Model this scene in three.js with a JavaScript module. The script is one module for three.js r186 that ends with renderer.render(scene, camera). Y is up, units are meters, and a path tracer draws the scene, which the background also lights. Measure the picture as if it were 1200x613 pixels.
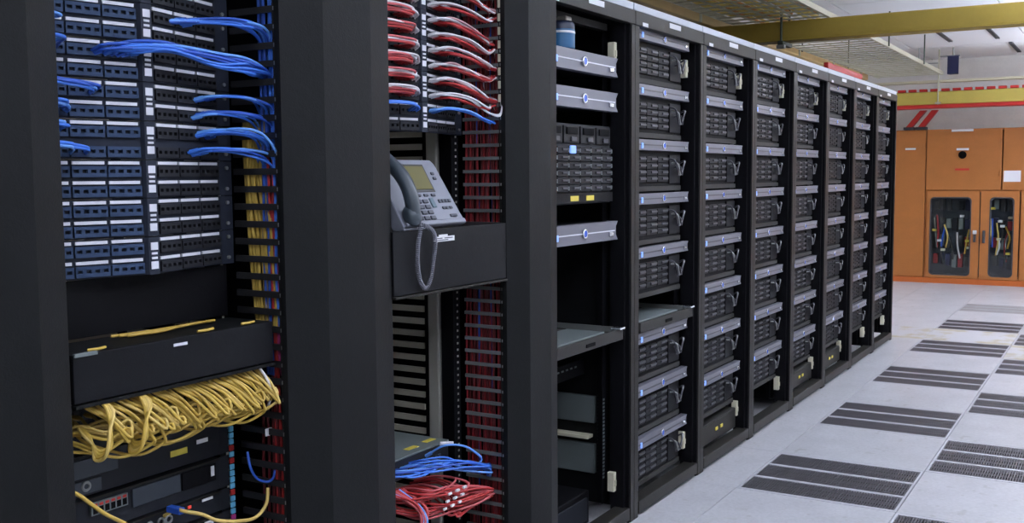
import * as THREE from 'three';
import { RectAreaLightUniformsLib } from 'three/addons/lights/RectAreaLightUniformsLib.js';
import { mergeGeometries } from 'three/addons/utils/BufferGeometryUtils.js';
import { RoundedBoxGeometry } from 'three/addons/geometries/RoundedBoxGeometry.js';

// ------------------------------------------------------------------ camera, lights, exposure
const scene = new THREE.Scene();
scene.background = new THREE.Color(0x000000);
const EYE = 1.34, RAD = Math.PI / 180;
const camera = new THREE.PerspectiveCamera(2 * Math.atan(306.5 / 1210) / RAD, 1200 / 613, 0.05, 60);
{
  const yaw = 30.9 * RAD, pitch = 4.77 * RAD, roll = -0.4 * RAD;
  const F = new THREE.Vector3(-Math.sin(yaw) * Math.cos(pitch), -Math.sin(pitch), -Math.cos(yaw) * Math.cos(pitch));
  const R = new THREE.Vector3().crossVectors(F, new THREE.Vector3(0, 1, 0)).normalize();
  const U = new THREE.Vector3().crossVectors(R, F);
  const c = Math.cos(roll), s = Math.sin(roll);
  const R2 = R.clone().multiplyScalar(c).addScaledVector(U, s), U2 = U.clone().multiplyScalar(c).addScaledVector(R, -s);
  camera.position.set(0, EYE, 0);
  camera.quaternion.setFromRotationMatrix(new THREE.Matrix4().makeBasis(R2, U2, F.clone().negate()));
  camera.updateMatrixWorld();
}
scene.add(camera);
const renderer = new THREE.WebGLRenderer({ antialias: true });
renderer.toneMapping = THREE.LinearToneMapping;
renderer.toneMappingExposure = 0.98;
renderer.shadowMap.enabled = true;
RectAreaLightUniformsLib.init();
const LIGHT_DOWN = 8.5, LIGHT_UP = 44, LIGHT_COLOR = 0xe4ecff;
// unseen pendants, added to brighten ceiling, floor and racks: [x, z]
const ADDED_LUMINAIRES = [[0.05, 0.1], [0.05, -2.4], [0.05, -4.9], [0.05, -7.4], [0.05, -9.8], [0.05, -12.2], [-4.15, -11.0], [1.7, -8.6], [1.7, -11.8]];

// ------------------------------------------------------------------ helpers
let seed = 20240611;
const rnd = () => { seed = (seed * 1664525 + 1013904223) >>> 0; return seed / 4294967296; };
const rr = (a, b) => a + (b - a) * rnd();
const taken = {};
function numbered(n) { if (!(n in taken)) { taken[n] = 0; return n; } taken[n]++; return n + '_' + String(taken[n]).padStart(3, '0'); }
function shade(m) { m.castShadow = true; m.receiveShadow = true; return m; }
function tag(o, label, category, group, kind) {
  if (label) o.userData.label = label;
  if (category) o.userData.category = category;
  if (group) o.userData.group = group;
  if (kind) o.userData.kind = kind;
  return o;
}
function thing(name, label, category, group, pos) {
  const o = new THREE.Group(); o.name = numbered(name); scene.add(o);
  if (pos) o.position.set(...pos);
  return tag(o, label, category, group);
}
function part(parent, name, geo, mat, label) {
  const m = shade(new THREE.Mesh(geo, mat)); m.name = name; parent.add(m);
  if (label) m.userData.label = label;
  return m;
}
function solo(name, geo, mat, label, category, group) {
  const m = shade(new THREE.Mesh(geo, mat)); m.name = numbered(name); scene.add(m);
  return tag(m, label, category, group);
}
function copyOf(o, pos, label) {
  const c = o.clone(); c.name = numbered(o.name.replace(/_\d\d\d$/, '')); scene.add(c);
  c.userData = Object.assign({}, o.userData); if (label) c.userData.label = label;
  if (pos) c.position.set(...pos);
  return c;
}
// uv in metres from position and normal
function uvm(g) {
  if (g.index) { const i = g; g = g.toNonIndexed(); if (i.name) g.name = i.name; }
  const p = g.attributes.position, n = g.attributes.normal, uv = new Float32Array(p.count * 2);
  for (let i = 0; i < p.count; i++) {
    const ax = Math.abs(n.getX(i)), ay = Math.abs(n.getY(i)), az = Math.abs(n.getZ(i));
    const x = p.getX(i), y = p.getY(i), z = p.getZ(i);
    let u, v;
    if (ay >= ax && ay >= az) { u = x; v = z; } else if (ax >= az) { u = z; v = y; } else { u = x; v = y; }
    uv[2 * i] = u; uv[2 * i + 1] = v;
  }
  g.setAttribute('uv', new THREE.BufferAttribute(uv, 2));
  return g;
}
const box = (x0, x1, y0, y1, z0, z1) => { const g = new THREE.BoxGeometry(Math.abs(x1 - x0), Math.abs(y1 - y0), Math.abs(z1 - z0)); g.translate((x0 + x1) / 2, (y0 + y1) / 2, (z0 + z1) / 2); return uvm(g); };
const rbox = (x0, x1, y0, y1, z0, z1, r = 0.003, s = 2) => { const g = new RoundedBoxGeometry(Math.abs(x1 - x0), Math.abs(y1 - y0), Math.abs(z1 - z0), s, r); g.translate((x0 + x1) / 2, (y0 + y1) / 2, (z0 + z1) / 2); return uvm(g); };
const cyl = (r0, r1, h, seg = 16) => new THREE.CylinderGeometry(r0, r1, h, seg);
function merge(list) { return mergeGeometries(list.map(g => { const q = g.index ? g.toNonIndexed() : g; for (const k of Object.keys(q.attributes)) if (!['position', 'normal', 'uv'].includes(k)) q.deleteAttribute(k); return q; })); }
// prism standing along y from a plan outline [[x, z], ...]
function prismY(pts, y0, y1, bevel = 0) {
  const s = new THREE.Shape(pts.map(([x, z]) => new THREE.Vector2(x, -z)));
  const g = new THREE.ExtrudeGeometry(s, { depth: y1 - y0, bevelEnabled: bevel > 0, bevelSize: bevel, bevelThickness: bevel, bevelSegments: 2, bevelOffset: -bevel });
  g.rotateX(-Math.PI / 2); g.translate(0, y0, 0); return uvm(g);
}
const V = (x, y, z) => new THREE.Vector3(x, y, z);
function tube(pts, r, seg = 24, rad = 6) { return new THREE.TubeGeometry(new THREE.CatmullRomCurve3(pts.map(p => Array.isArray(p) ? V(...p) : p), false, 'centripetal'), seg, r, rad, false); }
function rod(a, b, r, rad = 8) { return new THREE.TubeGeometry(new THREE.LineCurve3(V(...a), V(...b)), 1, r, rad, false); }

// ------------------------------------------------------------------ textures and materials
function hash(x, y, s) { let h = (x * 374761393 + y * 668265263 + s * 1274126177) | 0; h = Math.imul(h ^ (h >>> 13), 1274126177); return ((h ^ (h >>> 16)) >>> 0) / 4294967296; }
function vnoise(x, y, per, s) {
  const xi = Math.floor(x), yi = Math.floor(y), fx = x - xi, fy = y - yi, m = a => ((a % per) + per) % per;
  const u = fx * fx * (3 - 2 * fx), v = fy * fy * (3 - 2 * fy);
  const a = hash(m(xi), m(yi), s), b = hash(m(xi + 1), m(yi), s), c = hash(m(xi), m(yi + 1), s), d = hash(m(xi + 1), m(yi + 1), s);
  return a + (b - a) * u + (c - a) * v + (a - b - c + d) * u * v;
}
function tex(size, fn, repeat, srgb) {
  const d = new Uint8Array(size * size * 4);
  for (let j = 0; j < size; j++) for (let i = 0; i < size; i++) {
    const c = fn(i / size, j / size), k = 4 * (j * size + i);
    const [r, g, b] = Array.isArray(c) ? c : [c, c, c];
    d[k] = Math.max(0, Math.min(255, r * 255)); d[k + 1] = Math.max(0, Math.min(255, g * 255)); d[k + 2] = Math.max(0, Math.min(255, b * 255)); d[k + 3] = 255;
  }
  const t = new THREE.DataTexture(d, size, size); t.wrapS = t.wrapT = THREE.RepeatWrapping; t.magFilter = THREE.LinearFilter; t.minFilter = THREE.LinearMipmapLinearFilter; t.generateMipmaps = true;
  if (repeat) t.repeat.set(repeat, repeat);
  if (srgb) t.colorSpace = THREE.SRGBColorSpace;
  t.needsUpdate = true; return t;
}
const grainTex = tex(256, (u, v) => 0.5 + 0.5 * (vnoise(u * 128, v * 128, 128, 3) - 0.5) + 0.35 * (vnoise(u * 24, v * 24, 24, 5) - 0.5), 4);
const scuffTex = tex(256, (u, v) => { const a = vnoise(u * 10, v * 10, 10, 11), b = vnoise(u * 60, v * 60, 60, 12), c = vnoise(u * 4, v * 30, 4 * 8, 13); return 0.93 + 0.07 * (0.5 * a + 0.3 * b + 0.2 * c); }, 1.1, true);
const tileTex = s => tex(256, (u, v) => {
  const a = vnoise(u * 6, v * 6, 6, s), b = vnoise(u * 90, v * 90, 90, s + 1), c = vnoise(u * 22, v * 22, 22, s + 2);
  let k = 0.94 + 0.05 * (a - 0.5) + 0.06 * (b - 0.5);
  const sp = c > 0.86 ? (c - 0.86) * 0.6 : 0;
  return [k - sp, k - sp * 1.05, k - sp * 1.25];
}, 1.37, true);
const stainTex = tex(256, (u, v) => {
  const dx = u - 0.5, dy = v - 0.5, r = Math.sqrt(dx * dx + dy * dy);
  const n = 0.55 * vnoise(u * 7, v * 7, 7, 71) + 0.3 * vnoise(u * 19, v * 19, 19, 72) + 0.15 * vnoise(u * 50, v * 50, 50, 73);
  const m = Math.max(0, Math.min(1, (n - 0.36 - Math.max(0, r - 0.3) * 1.6) * 3.5));
  return [0.95 - 0.06 * m, 0.95 - 0.11 * m, 0.95 - 0.26 * m];
}, 1 / 0.655, true);
const L = (r, g, b) => new THREE.Color().setRGB(r, g, b);
function mat(r, g, b, rough = 0.6, metal = 0, o = {}) { return new THREE.MeshStandardMaterial(Object.assign({ color: L(r, g, b), roughness: rough, metalness: metal }, o)); }
const dull = (r, g, b, rough, o = {}) => new THREE.MeshPhysicalMaterial(Object.assign({ color: L(r, g, b), roughness: rough, specularIntensity: 0.28 }, o));
const grain = k => ({ bumpMap: grainTex, bumpScale: k });
const M = {
  coat: dull(0.0098, 0.0104, 0.0112, 0.5, { ...grain(0.0004), map: scuffTex }),
  cover: dull(0.009, 0.0095, 0.0118, 0.5, { ...grain(0.0003), map: scuffTex }),
  black: dull(0.006, 0.006, 0.0075, 0.55, { ...grain(0.0003), specularIntensity: 0.2 }),
  deep: dull(0.004, 0.004, 0.005, 0.7, { specularIntensity: 0.15 }),
  frame: dull(0.024, 0.0225, 0.02, 0.42, { ...grain(0.0003), map: scuffTex }),
  rackpost: mat(0.42, 0.41, 0.36, 0.5, 0.3, grain(0.0003)),
  finger: mat(0.016, 0.016, 0.018, 0.5),
  rearfinger: mat(0.5, 0.47, 0.38, 0.55), greyfinger: mat(0.17, 0.18, 0.18, 0.45, 0.2),
  panel: dull(0.025, 0.03, 0.045, 0.55, grain(0.0002)),
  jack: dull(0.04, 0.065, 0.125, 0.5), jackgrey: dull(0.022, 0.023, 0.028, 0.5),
  label: mat(0.72, 0.72, 0.78, 0.7),
  paper: mat(0.8, 0.8, 0.82, 0.8),
  cream: mat(0.7, 0.66, 0.5, 0.7),
  ystick: mat(0.75, 0.6, 0.08, 0.6),
  silver: mat(0.17, 0.17, 0.205, 0.42, 0.25),
  chrome: mat(0.7, 0.72, 0.76, 0.2, 0.9),
  badge: mat(0.05, 0.13, 0.62, 0.25, 0.1),
  led: mat(0.3, 0.45, 0.9, 0.3, 0, { emissive: L(0.15, 0.35, 1), emissiveIntensity: 0.6 }),
  drive: dull(0.014, 0.014, 0.017, 0.45),
  handle: mat(0.055, 0.055, 0.066, 0.4, 0.3),
  chassis: dull(0.04, 0.039, 0.037, 0.5, grain(0.0002)),
  gear: dull(0.02, 0.022, 0.028, 0.45, grain(0.0002)),
  gear2: mat(0.035, 0.045, 0.06, 0.5),
  plate: mat(0.17, 0.2, 0.2, 0.5, 0.2, grain(0.0003)),
  blue: mat(0.05, 0.2, 0.75, 0.42), blue2: mat(0.025, 0.1, 0.5, 0.42), blue3: mat(0.14, 0.36, 0.85, 0.42),
  red: mat(0.5, 0.03, 0.03, 0.42), red2: mat(0.3, 0.012, 0.018, 0.42), red3: mat(0.14, 0.008, 0.012, 0.45), pinkred: mat(0.6, 0.12, 0.13, 0.42),
  white: mat(0.72, 0.7, 0.74, 0.45), pink: mat(0.55, 0.32, 0.34, 0.45), magenta: mat(0.42, 0.04, 0.2, 0.45),
  yellow: mat(0.62, 0.42, 0.075, 0.42), yellow2: mat(0.52, 0.34, 0.06, 0.42), yellow3: mat(0.7, 0.5, 0.14, 0.42),
  cyan: mat(0.15, 0.5, 0.75, 0.5),
  phone: mat(0.2, 0.21, 0.25, 0.42, 0.1), phonedark: mat(0.045, 0.06, 0.075, 0.35), key: mat(0.05, 0.055, 0.075, 0.45), lcd: mat(0.115, 0.1, 0.012, 0.45), cord: mat(0.2, 0.2, 0.24, 0.45), lcdframe: mat(0.02, 0.02, 0.02, 0.3),
  orange: mat(0.46, 0.165, 0.038, 0.42, 0, { ...grain(0.0003), map: scuffTex }), plinth: mat(0.5, 0.12, 0.02, 0.5),
  duct: mat(0.42, 0.3, 0.045, 0.5, 0, { ...grain(0.0005), map: scuffTex }), duct2: mat(0.62, 0.5, 0.1, 0.5, 0, { map: scuffTex }),
  redpaint: mat(0.55, 0.025, 0.02, 0.45), steel: mat(0.33, 0.34, 0.33, 0.4, 0.6), tray: mat(0.55, 0.53, 0.4, 0.45, 0.3), darkgreen: mat(0.06, 0.08, 0.06, 0.5),
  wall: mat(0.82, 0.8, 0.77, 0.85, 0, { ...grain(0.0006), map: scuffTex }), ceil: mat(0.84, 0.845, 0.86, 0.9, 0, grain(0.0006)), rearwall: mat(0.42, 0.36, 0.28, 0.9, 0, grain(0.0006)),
  ceilbar: mat(0.7, 0.7, 0.72, 0.6), slot: mat(0.05, 0.05, 0.055, 0.7), navy: mat(0.012, 0.014, 0.06, 0.4),
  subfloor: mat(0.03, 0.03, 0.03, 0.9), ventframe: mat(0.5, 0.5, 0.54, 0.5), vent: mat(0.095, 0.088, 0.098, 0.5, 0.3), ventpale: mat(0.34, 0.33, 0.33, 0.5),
  lamp: mat(0.9, 0.9, 0.9, 0.5, 0, { emissive: L(0.95, 0.97, 1), emissiveIntensity: 2.5 }), lamphouse: mat(0.75, 0.75, 0.76, 0.5),
  glass: new THREE.MeshPhysicalMaterial({ color: L(0.95, 0.97, 0.96), roughness: 0.03, transmission: 1, thickness: 0, ior: 1.45 }),
  cupwrap: mat(0.02, 0.12, 0.26, 0.4), cupdark: mat(0.012, 0.02, 0.05, 0.4), cupcap: mat(0.45, 0.42, 0.36, 0.5),
  tan: mat(0.66, 0.47, 0.2, 0.6, 0, { map: scuffTex }), trayyellow: mat(0.8, 0.62, 0.14, 0.5), trayorange: mat(0.75, 0.35, 0.09, 0.5),
  trim: mat(0.55, 0.58, 0.64, 0.5),
};
const tileMats = [31, 41, 51].map((s, i) => mat(0.575 - 0.012 * i, 0.575 - 0.01 * i, 0.605 - 0.012 * i, 0.38, 0, { map: tileTex(s) }));
const tileStain = mat(0.57, 0.57, 0.6, 0.45, 0, { map: stainTex });

// ------------------------------------------------------------------ room shell
const CEIL = 2.75, XL = -4.6, XR = 2.525, ZB = -14.0, ZF = 3.0;
const TILE = 0.655, TX0 = -2.715, TZ0 = 1.04;           // tiled field starts here (x grows, z falls)
const COLS = 8, ROWS = 23;
{
  const floor = new THREE.Group(); floor.name = 'floor'; scene.add(floor);
  tag(floor, 'raised floor of pale square tiles and dark slotted vent tiles', 'floor', null, 'structure');
  part(floor, 'subfloor', box(XL, XR, -0.4, -0.3, ZB, ZF), M.subfloor);
  part(floor, 'plain_slab', box(XL, TX0 - 0.002, -0.04, 0, ZB, ZF), tileMats[1]);
  part(floor, 'plain_slab', box(TX0, XR, -0.04, 0, TZ0 + 0.002, ZF), tileMats[1]);
  const g = 0.0018, T = TILE;
  const tileGeo = uvm(new RoundedBoxGeometry(T - 2 * g, 0.035, T - 2 * g, 1, 0.0015)); tileGeo.translate(0, -0.0175, 0);
  // vent tile: pale frame and two cross bars along x, dark slotted grating in three bands
  const h = T / 2 - g, fr = 0.022, bar = 0.0135;
  const frameGeo = merge([box(-h, h, -0.03, 0, -h, -h + fr), box(-h, h, -0.03, 0, h - fr, h), box(-h, -h + 0.01, -0.03, 0, -h + fr, h - fr), box(h - 0.01, h, -0.03, 0, -h + fr, h - fr),
    box(-h + 0.01, h - 0.01, -0.02, 0, -T / 6 - bar + 0.004, -T / 6 + bar), box(-h + 0.01, h - 0.01, -0.02, 0, T / 6 - bar, T / 6 + bar - 0.004)]);
  const slats = [];
  const bands = [[-h + fr, -T / 6 - bar + 0.004], [-T / 6 + bar, T / 6 - bar], [T / 6 + bar - 0.004, h - fr]];
  for (const [z0, z1] of bands) {
    for (let i = 0; i < 58; i++) { const x = -h + 0.016 + i * (2 * h - 0.032) / 57; slats.push(box(x - 0.0031, x + 0.0031, -0.018, -0.002, z0, z1)); }
    for (let k = 1; k < 3; k++) { const z = z0 + (z1 - z0) * k / 3; slats.push(box(-h + 0.01, h - 0.01, -0.016, -0.003, z - 0.004, z + 0.004)); }
  }
  const slatGeo = merge(slats);
  for (let c = 0; c < COLS; c++) for (let r = 0; r < ROWS; r++) {
    const x = TX0 + (c + 0.5) * T, z = TZ0 - (r + 0.5) * T;
    // columns 2 and 3 of the field are the vented aisle, chequered
    const vented = (c === 2 || c === 3) && ((c + r) % 2 === 0) && r <= 18 && r >= 2;
    if (vented) {
      const o = new THREE.Group(); o.name = 'vent_tile'; o.position.set(x, 0, z); floor.add(o);
      part(o, 'tile_frame', frameGeo, M.ventframe);
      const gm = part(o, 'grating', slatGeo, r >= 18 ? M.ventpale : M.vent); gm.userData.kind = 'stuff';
    } else {
      const stain = (c === 1 && (r === 15)) || (c === 2 && r === 15) || (c === 3 && r === 14) ;
      const m = part(floor, 'floor_tile', tileGeo, stain ? tileStain : tileMats[(c * 7 + r * 5 + ((c * r) % 3)) % 3]);
      m.position.set(x, 0, z);
    }
  }
  const st = (n, geo, m, label) => { const w = shade(new THREE.Mesh(geo, m)); w.name = n; scene.add(w); tag(w, label, n.split('_')[0], null, 'structure'); return w; };
  st('wall_back', box(XL, XR, -0.4, CEIL, ZB - 0.15, ZB), M.wall, 'pale end wall behind the orange switchboards');
  st('wall_right', box(XR, XR + 0.15, -0.4, CEIL, ZB, ZF), M.wall, 'pale side wall across the aisle from the racks');
  st('wall_left', box(XL - 0.15, XL, -0.4, CEIL, ZB, ZF), M.rearwall, 'dim grey wall behind the rack row');
  st('wall_front', box(XL, XR, -0.4, CEIL, ZF, ZF + 0.15), M.wall, 'pale wall facing the end of the aisle');
  const ceil = new THREE.Group(); ceil.name = 'ceiling'; scene.add(ceil);
  tag(ceil, 'white suspended ceiling of large square panels', 'ceiling', null, 'structure');
  part(ceil, 'ceiling_slab', box(XL, XR, CEIL + 0.03, CEIL + 0.15, ZB, ZF), M.rearwall);
  const P = 1.2, cg = 0.006;
  for (let x = XL; x < XR - 0.01; x += P) for (let z = ZF; z > ZB + 0.01; z -= P) {
    const x1 = Math.min(x + P, XR), z1 = Math.max(z - P, ZB);
    part(ceil, 'ceiling_panel', box(x + cg, x1 - cg, CEIL, CEIL + 0.03, z - cg, z1 + cg), M.ceil);
  }
  // dark slot diffusers set in the ceiling panels
  for (const [x, z0, z1] of [[-1.72, -10.97, -12.1], [-1.26, -10.91, -12.1], [-1.18, -12.56, -13.6]]) {
    solo('slot_diffuser', merge([box(x - 0.014, x + 0.014, CEIL - 0.012, CEIL, z0, z1), box(x - 0.019, x - 0.014, CEIL - 0.015, CEIL, z0, z1), box(x + 0.014, x + 0.019, CEIL - 0.015, CEIL, z0, z1)]), M.slot,
      'dark narrow air slot in the white ceiling panels', 'air slot', 'ceiling air slots');
  }
}
// added luminaires, all out of view, with strong uplight for the ceiling
ADDED_LUMINAIRES.forEach(([x, z], i) => {
  const o = thing('added_pendant_light', 'unseen long white pendant luminaire added to light the room', 'light', 'added luminaires', [x, 2.2, z]);
  part(o, 'housing', rbox(-0.15, 0.15, -0.03, 0.03, -0.75, 0.75, 0.008), M.lamphouse);
  part(o, 'diffuser', box(-0.13, 0.13, -0.036, -0.0305, -0.73, 0.73), M.lamp);
  part(o, 'top_diffuser', box(-0.13, 0.13, 0.0305, 0.036, -0.73, 0.73), M.lamp);
  for (const s of [-0.5, 0.5]) part(o, 'suspension_rod', rod([0, 0.03, s], [0, 0.549, s], 0.004), M.steel);
  const d = new THREE.RectAreaLight(LIGHT_COLOR, LIGHT_DOWN, 0.26, 1.46); d.name = 'lamp_light'; d.rotation.x = -Math.PI / 2; d.position.set(0, -0.04, 0); o.add(d);
  const u = new THREE.RectAreaLight(LIGHT_COLOR, LIGHT_UP, 0.26, 1.46); u.name = 'lamp_light'; u.rotation.x = Math.PI / 2; u.position.set(0, 0.04, 0); o.add(u);
});

// ------------------------------------------------------------------ vertical cable managers (the wide black pillars)
const RACK_H = 2.14, MX = -1.72;
function pillar(zl, za, zb, zr, label) {   // plan: left edge, flat from za to zb, right edge
  const o = thing('cable_manager', label, 'cable manager', 'wide black cable managers between the open racks');
  const xf = -1.53, xe = -1.56, xb = -1.575;
  part(o, 'door', prismY([[xe, zl], [xf, za], [xf, zb], [xe, zr], [xb, zr], [xb, zl]], 0.03, RACK_H), M.coat);
  part(o, 'hinge_strip', box(xb, xb - 0.012, 0.03, RACK_H, zl - 0.008, zl - 0.02), M.frame);
  part(o, 'spine', box(-1.62, -2.1, 0, RACK_H, (zl + zr) / 2 - 0.09, (zl + zr) / 2 + 0.02), M.deep);
  part(o, 'rear_plate', box(-2.1, -2.13, 0, RACK_H, zl - 0.01, zr + 0.01), M.black);
  part(o, 'foot', box(xb, -2.1, 0, 0.03, zl - 0.01, zr + 0.01), M.black);
  return o;
}
const p1 = pillar(-0.68, -0.76, -1.045, -1.118, 'wide black cable manager beside the blue-cabled rack, away from the phone rack');
const p2 = pillar(-1.653, -1.758, -1.923, -2.028, 'wide black cable manager between the blue-cabled rack and the phone rack');
const p3 = pillar(-2.575, -2.66, -2.79, -2.885, 'black cable manager with an angled front between the phone rack and the server cabinets');
// comb fingers on the side that faces along the row
const fingerFront = merge([box(-1.715, -1.578, -0.007, 0.007, -0.003, 0.003), box(-1.588, -1.578, -0.012, 0.012, -0.003, 0.003)]);
const fingerRear = merge([box(-2.09, -1.868, -0.009, 0.009, -0.003, 0.003)]);
const tipGeo = merge([box(-1.582, -1.577, -0.004, 0.004, 0.003, 0.007)]);
const fingerSlim = merge([box(-1.715, -1.578, -0.005, 0.005, -0.003, 0.004), box(-1.588, -1.578, -0.010, 0.010, -0.003, 0.003)]);
function comb(o, z, pitch, y0, n, tips) {
  for (let i = 0; i < n; i++) {
    const f = part(o, 'finger', tips ? fingerSlim : fingerFront, tips ? M.greyfinger : M.finger); f.position.set(0, y0 + i * pitch, z);
    part(f, 'finger_screw', tipGeo, M.steel);
    const b = part(o, 'rear_finger', fingerRear, M.rearfinger); b.position.set(0, y0 + i * pitch, z);
  }
}
comb(p2, -1.664, 0.0385, 0.12, 51); comb(p3, -2.588, 0.0385, 0.12, 51, true);
// cream tags at the tips of the upper fingers by the phone rack
for (let i = 0; i < 9; i++) part(p3, 'tag', box(-1.586, -1.574, -0.011, 0.011, 0, 0.004), M.cream, 'cream paper tag').position.set(0, 1.56 + i * 0.0385 + 0.0035, -2.582);

// ------------------------------------------------------------------ open two-post racks
function openRack(zl, zr, label) {
  const o = thing('open_rack', label, 'rack', 'open two-post racks');
  for (const [z, s] of [[zl, -1], [zr, 1]]) {
    const q = new THREE.Group(); q.name = 'post'; o.add(q);
    part(q, 'front_flange', box(MX - 0.003, MX - 0.007, 0.05, RACK_H, z, z + s * 0.036), M.black);
    part(q, 'web', box(MX - 0.007, MX - 0.13, 0.05, RACK_H, z - s * 0.004, z), M.black);
    part(q, 'channel', rbox(MX - 0.068, MX - 0.11, 0.05, RACK_H, z, z + s * 0.02, 0.008, 3), M.rackpost);
    const holes = []; for (let i = 0; i < 100; i++) holes.push(box(MX - 0.003, MX - 0.0015, 0.12 + i * 0.0193, 0.126 + i * 0.0193, z + s * 0.012, z + s * 0.018));
    const hm = part(q, 'hole_row', merge(holes), M.rackpost); hm.userData.kind = 'stuff';
  }
  part(o, 'base_angle', box(MX + 0.02, MX - 0.3, 0, 0.05, zl, zr), M.black);
  part(o, 'top_beam', box(MX, MX - 0.12, RACK_H - 0.03, RACK_H + 0.03, zl + 0.01, zr - 0.01), M.black);
  return o;
}
const ZA = -1.39, ZBk = -2.315;          // rack centres along the row
openRack(ZA + 0.262, ZA - 0.25, 'open rack with blue patch cables above looping yellow cables');
openRack(ZBk + 0.272, ZBk - 0.256, 'open rack with red and white cables above a desk phone');

// ------------------------------------------------------------------ angled patch panels
const APEX = 0.055;
function faceMatrix(side, half) {   // side +1 faces up the row (+z), -1 down the row
  const len = Math.hypot(APEX, half), u = V(-APEX / len, 0, side * half / len), n = V(half / len, 0, side * APEX / len), v = V(0, 1, 0);
  return new THREE.Matrix4().makeBasis(u, v, n).setPosition(APEX, 0, 0);
}
// boxes in face coordinates (u from the apex, v up, n out); mirrored side flips winding, so boxes are built per side
function fbox(m, u0, u1, v0, v1, n0, n1) {
  const pts = []; for (const u of [u0, u1]) for (const v of [v0, v1]) for (const n of [n0, n1]) pts.push(V(u, v, n).applyMatrix4(m));
  const g = new THREE.BoxGeometry(u1 - u0, v1 - v0, n1 - n0); g.translate((u0 + u1) / 2, (v0 + v1) / 2, (n0 + n1) / 2);
  const flip = m.determinant() < 0; g.applyMatrix4(m);
  let q = g.toNonIndexed();
  if (flip) { const p = q.attributes.position.array; for (let i = 0; i < p.length; i += 9) for (let k = 0; k < 3; k++) { const t = p[i + 3 + k]; p[i + 3 + k] = p[i + 6 + k]; p[i + 6 + k] = t; } q.computeVertexNormals(); }
  return uvm(q);
}
const panelCache = {};
function panelGeos(half, pitch) {
  const key = half + '_' + pitch; if (panelCache[key]) return panelCache[key];
  const H = pitch / 2 - 0.0008, row = pitch / 2, c = { face: {}, label: [], jack: [], ear: [] };
  for (const s of [1, -1]) {
    const m = faceMatrix(s, half);
    c.face[s] = fbox(m, 0.012, Math.hypot(APEX, half) - 0.012, -H, H, -0.004, 0);
    const gw = (half - 0.034) / 3;
    for (let r = 0; r < 2; r++) for (let k = 0; k < 3; k++) {
      const u0 = 0.02 + k * gw, u1 = u0 + gw - 0.004, yc = (r ? -1 : 1) * row / 2;
      c.label.push([fbox(m, u0 + 0.002, u1 - 0.002, yc + row * 0.25, yc + row * 0.41, 0, 0.0035), r]);
      const v0 = yc - row * 0.38, v1 = yc + row * 0.16, b = [];
      b.push(fbox(m, u0, u1, v0, v0 + row * 0.2, 0, 0.007), fbox(m, u0, u1, v1 - row * 0.17, v1, 0, 0.007));
      const pw = (u1 - u0) / 4;
      for (let j = 0; j <= 4; j++) { const uu = u0 + j * pw, w = 0.0034; b.push(fbox(m, Math.max(u0, uu - w), Math.min(u1, uu + w), v0, v1, 0, 0.0068)); }
      c.jack.push([merge(b), s]);
    }
  }
  c.nose = prismY([[APEX - 0.002, 0.0165], [APEX + 0.006, 0.013], [APEX + 0.006, -0.013], [APEX - 0.002, -0.0165], [APEX - 0.02, 0]], -H, H);
  c.ear = { 1: box(-0.002, 0.003, -H, H, half - 0.014, half + 0.022), [-1]: box(-0.002, 0.003, -H, H, -half + 0.014, -half - 0.022) };
  c.noseLabels = [[row * 0.5, 0.0075, 0.0085], [-row * 0.5, 0.0075, 0.0085], [row * 0.12, 0.0022, 0.007], [-row * 0.12, 0.0022, 0.007]].map(([y, h, w]) => box(APEX + 0.006, APEX + 0.0072, y - h, y + h, -w, w));
  c.screws = []; for (const s of [1, -1]) for (const y of [-row * 0.6, row * 0.6]) { const g = cyl(0.0042, 0.0042, 0.004, 10); g.rotateZ(Math.PI / 2); g.translate(0.005, y, s * (half + 0.006)); c.screws.push(g); }
  return panelCache[key] = c;
}
const ORD = ['topmost', 'second', 'third', 'fourth', 'fifth', 'sixth', 'seventh', 'eighth', 'ninth', 'tenth'];
function patchPanel(z, y, half, pitch, label, group, noLabelRow = -1) {
  const o = thing('patch_panel', label, 'patch panel', group, [MX, y, z]);
  const c = panelGeos(half, pitch);
  part(o, 'face_plate', c.face[1], M.panel); part(o, 'face_plate', c.face[-1], M.panel);
  part(o, 'nose', c.nose, M.panel);
  part(o, 'ear', c.ear[1], M.panel); part(o, 'ear', c.ear[-1], M.panel);
  c.label.forEach(([g, r]) => { if (r !== noLabelRow) part(o, 'label_strip', g, M.label, 'white paper label strip'); });
  c.jack.forEach(([g, s]) => part(o, 'jack_block', g, s > 0 && z === ZA ? M.jack : M.jackgrey));  // left wings take the bluer copy, reflected sheen put into its colour
  c.noseLabels.forEach(g => part(o, 'nose_label', g, M.label));
  c.screws.forEach(g => part(o, 'screw', g, M.steel));
  return o;
}
const HALF = 0.245, PA = 0.0758, PB = 0.0825;
for (let k = 0; k < 8; k++) patchPanel(ZA, 1.3377 + PA * (5 - k), HALF, PA, `angled patch panel of the blue-cabled rack, ${k === 0 ? 'topmost' : k === 7 ? 'lowest, just above the dark gap' : ORD[k] + ' from the top'}`, 'angled patch panels in the blue-cabled rack', k === 4 ? 1 : -1);
for (let k = 0; k < 6; k++) patchPanel(ZBk, 1.50 + PB * (5 - k), HALF, PB, `angled patch panel full of red and white plugs, ${k === 0 ? 'topmost' : k === 5 ? 'lowest, above the phone' : ORD[k] + ' from the top'}`, 'angled patch panels in the phone rack');

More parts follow.
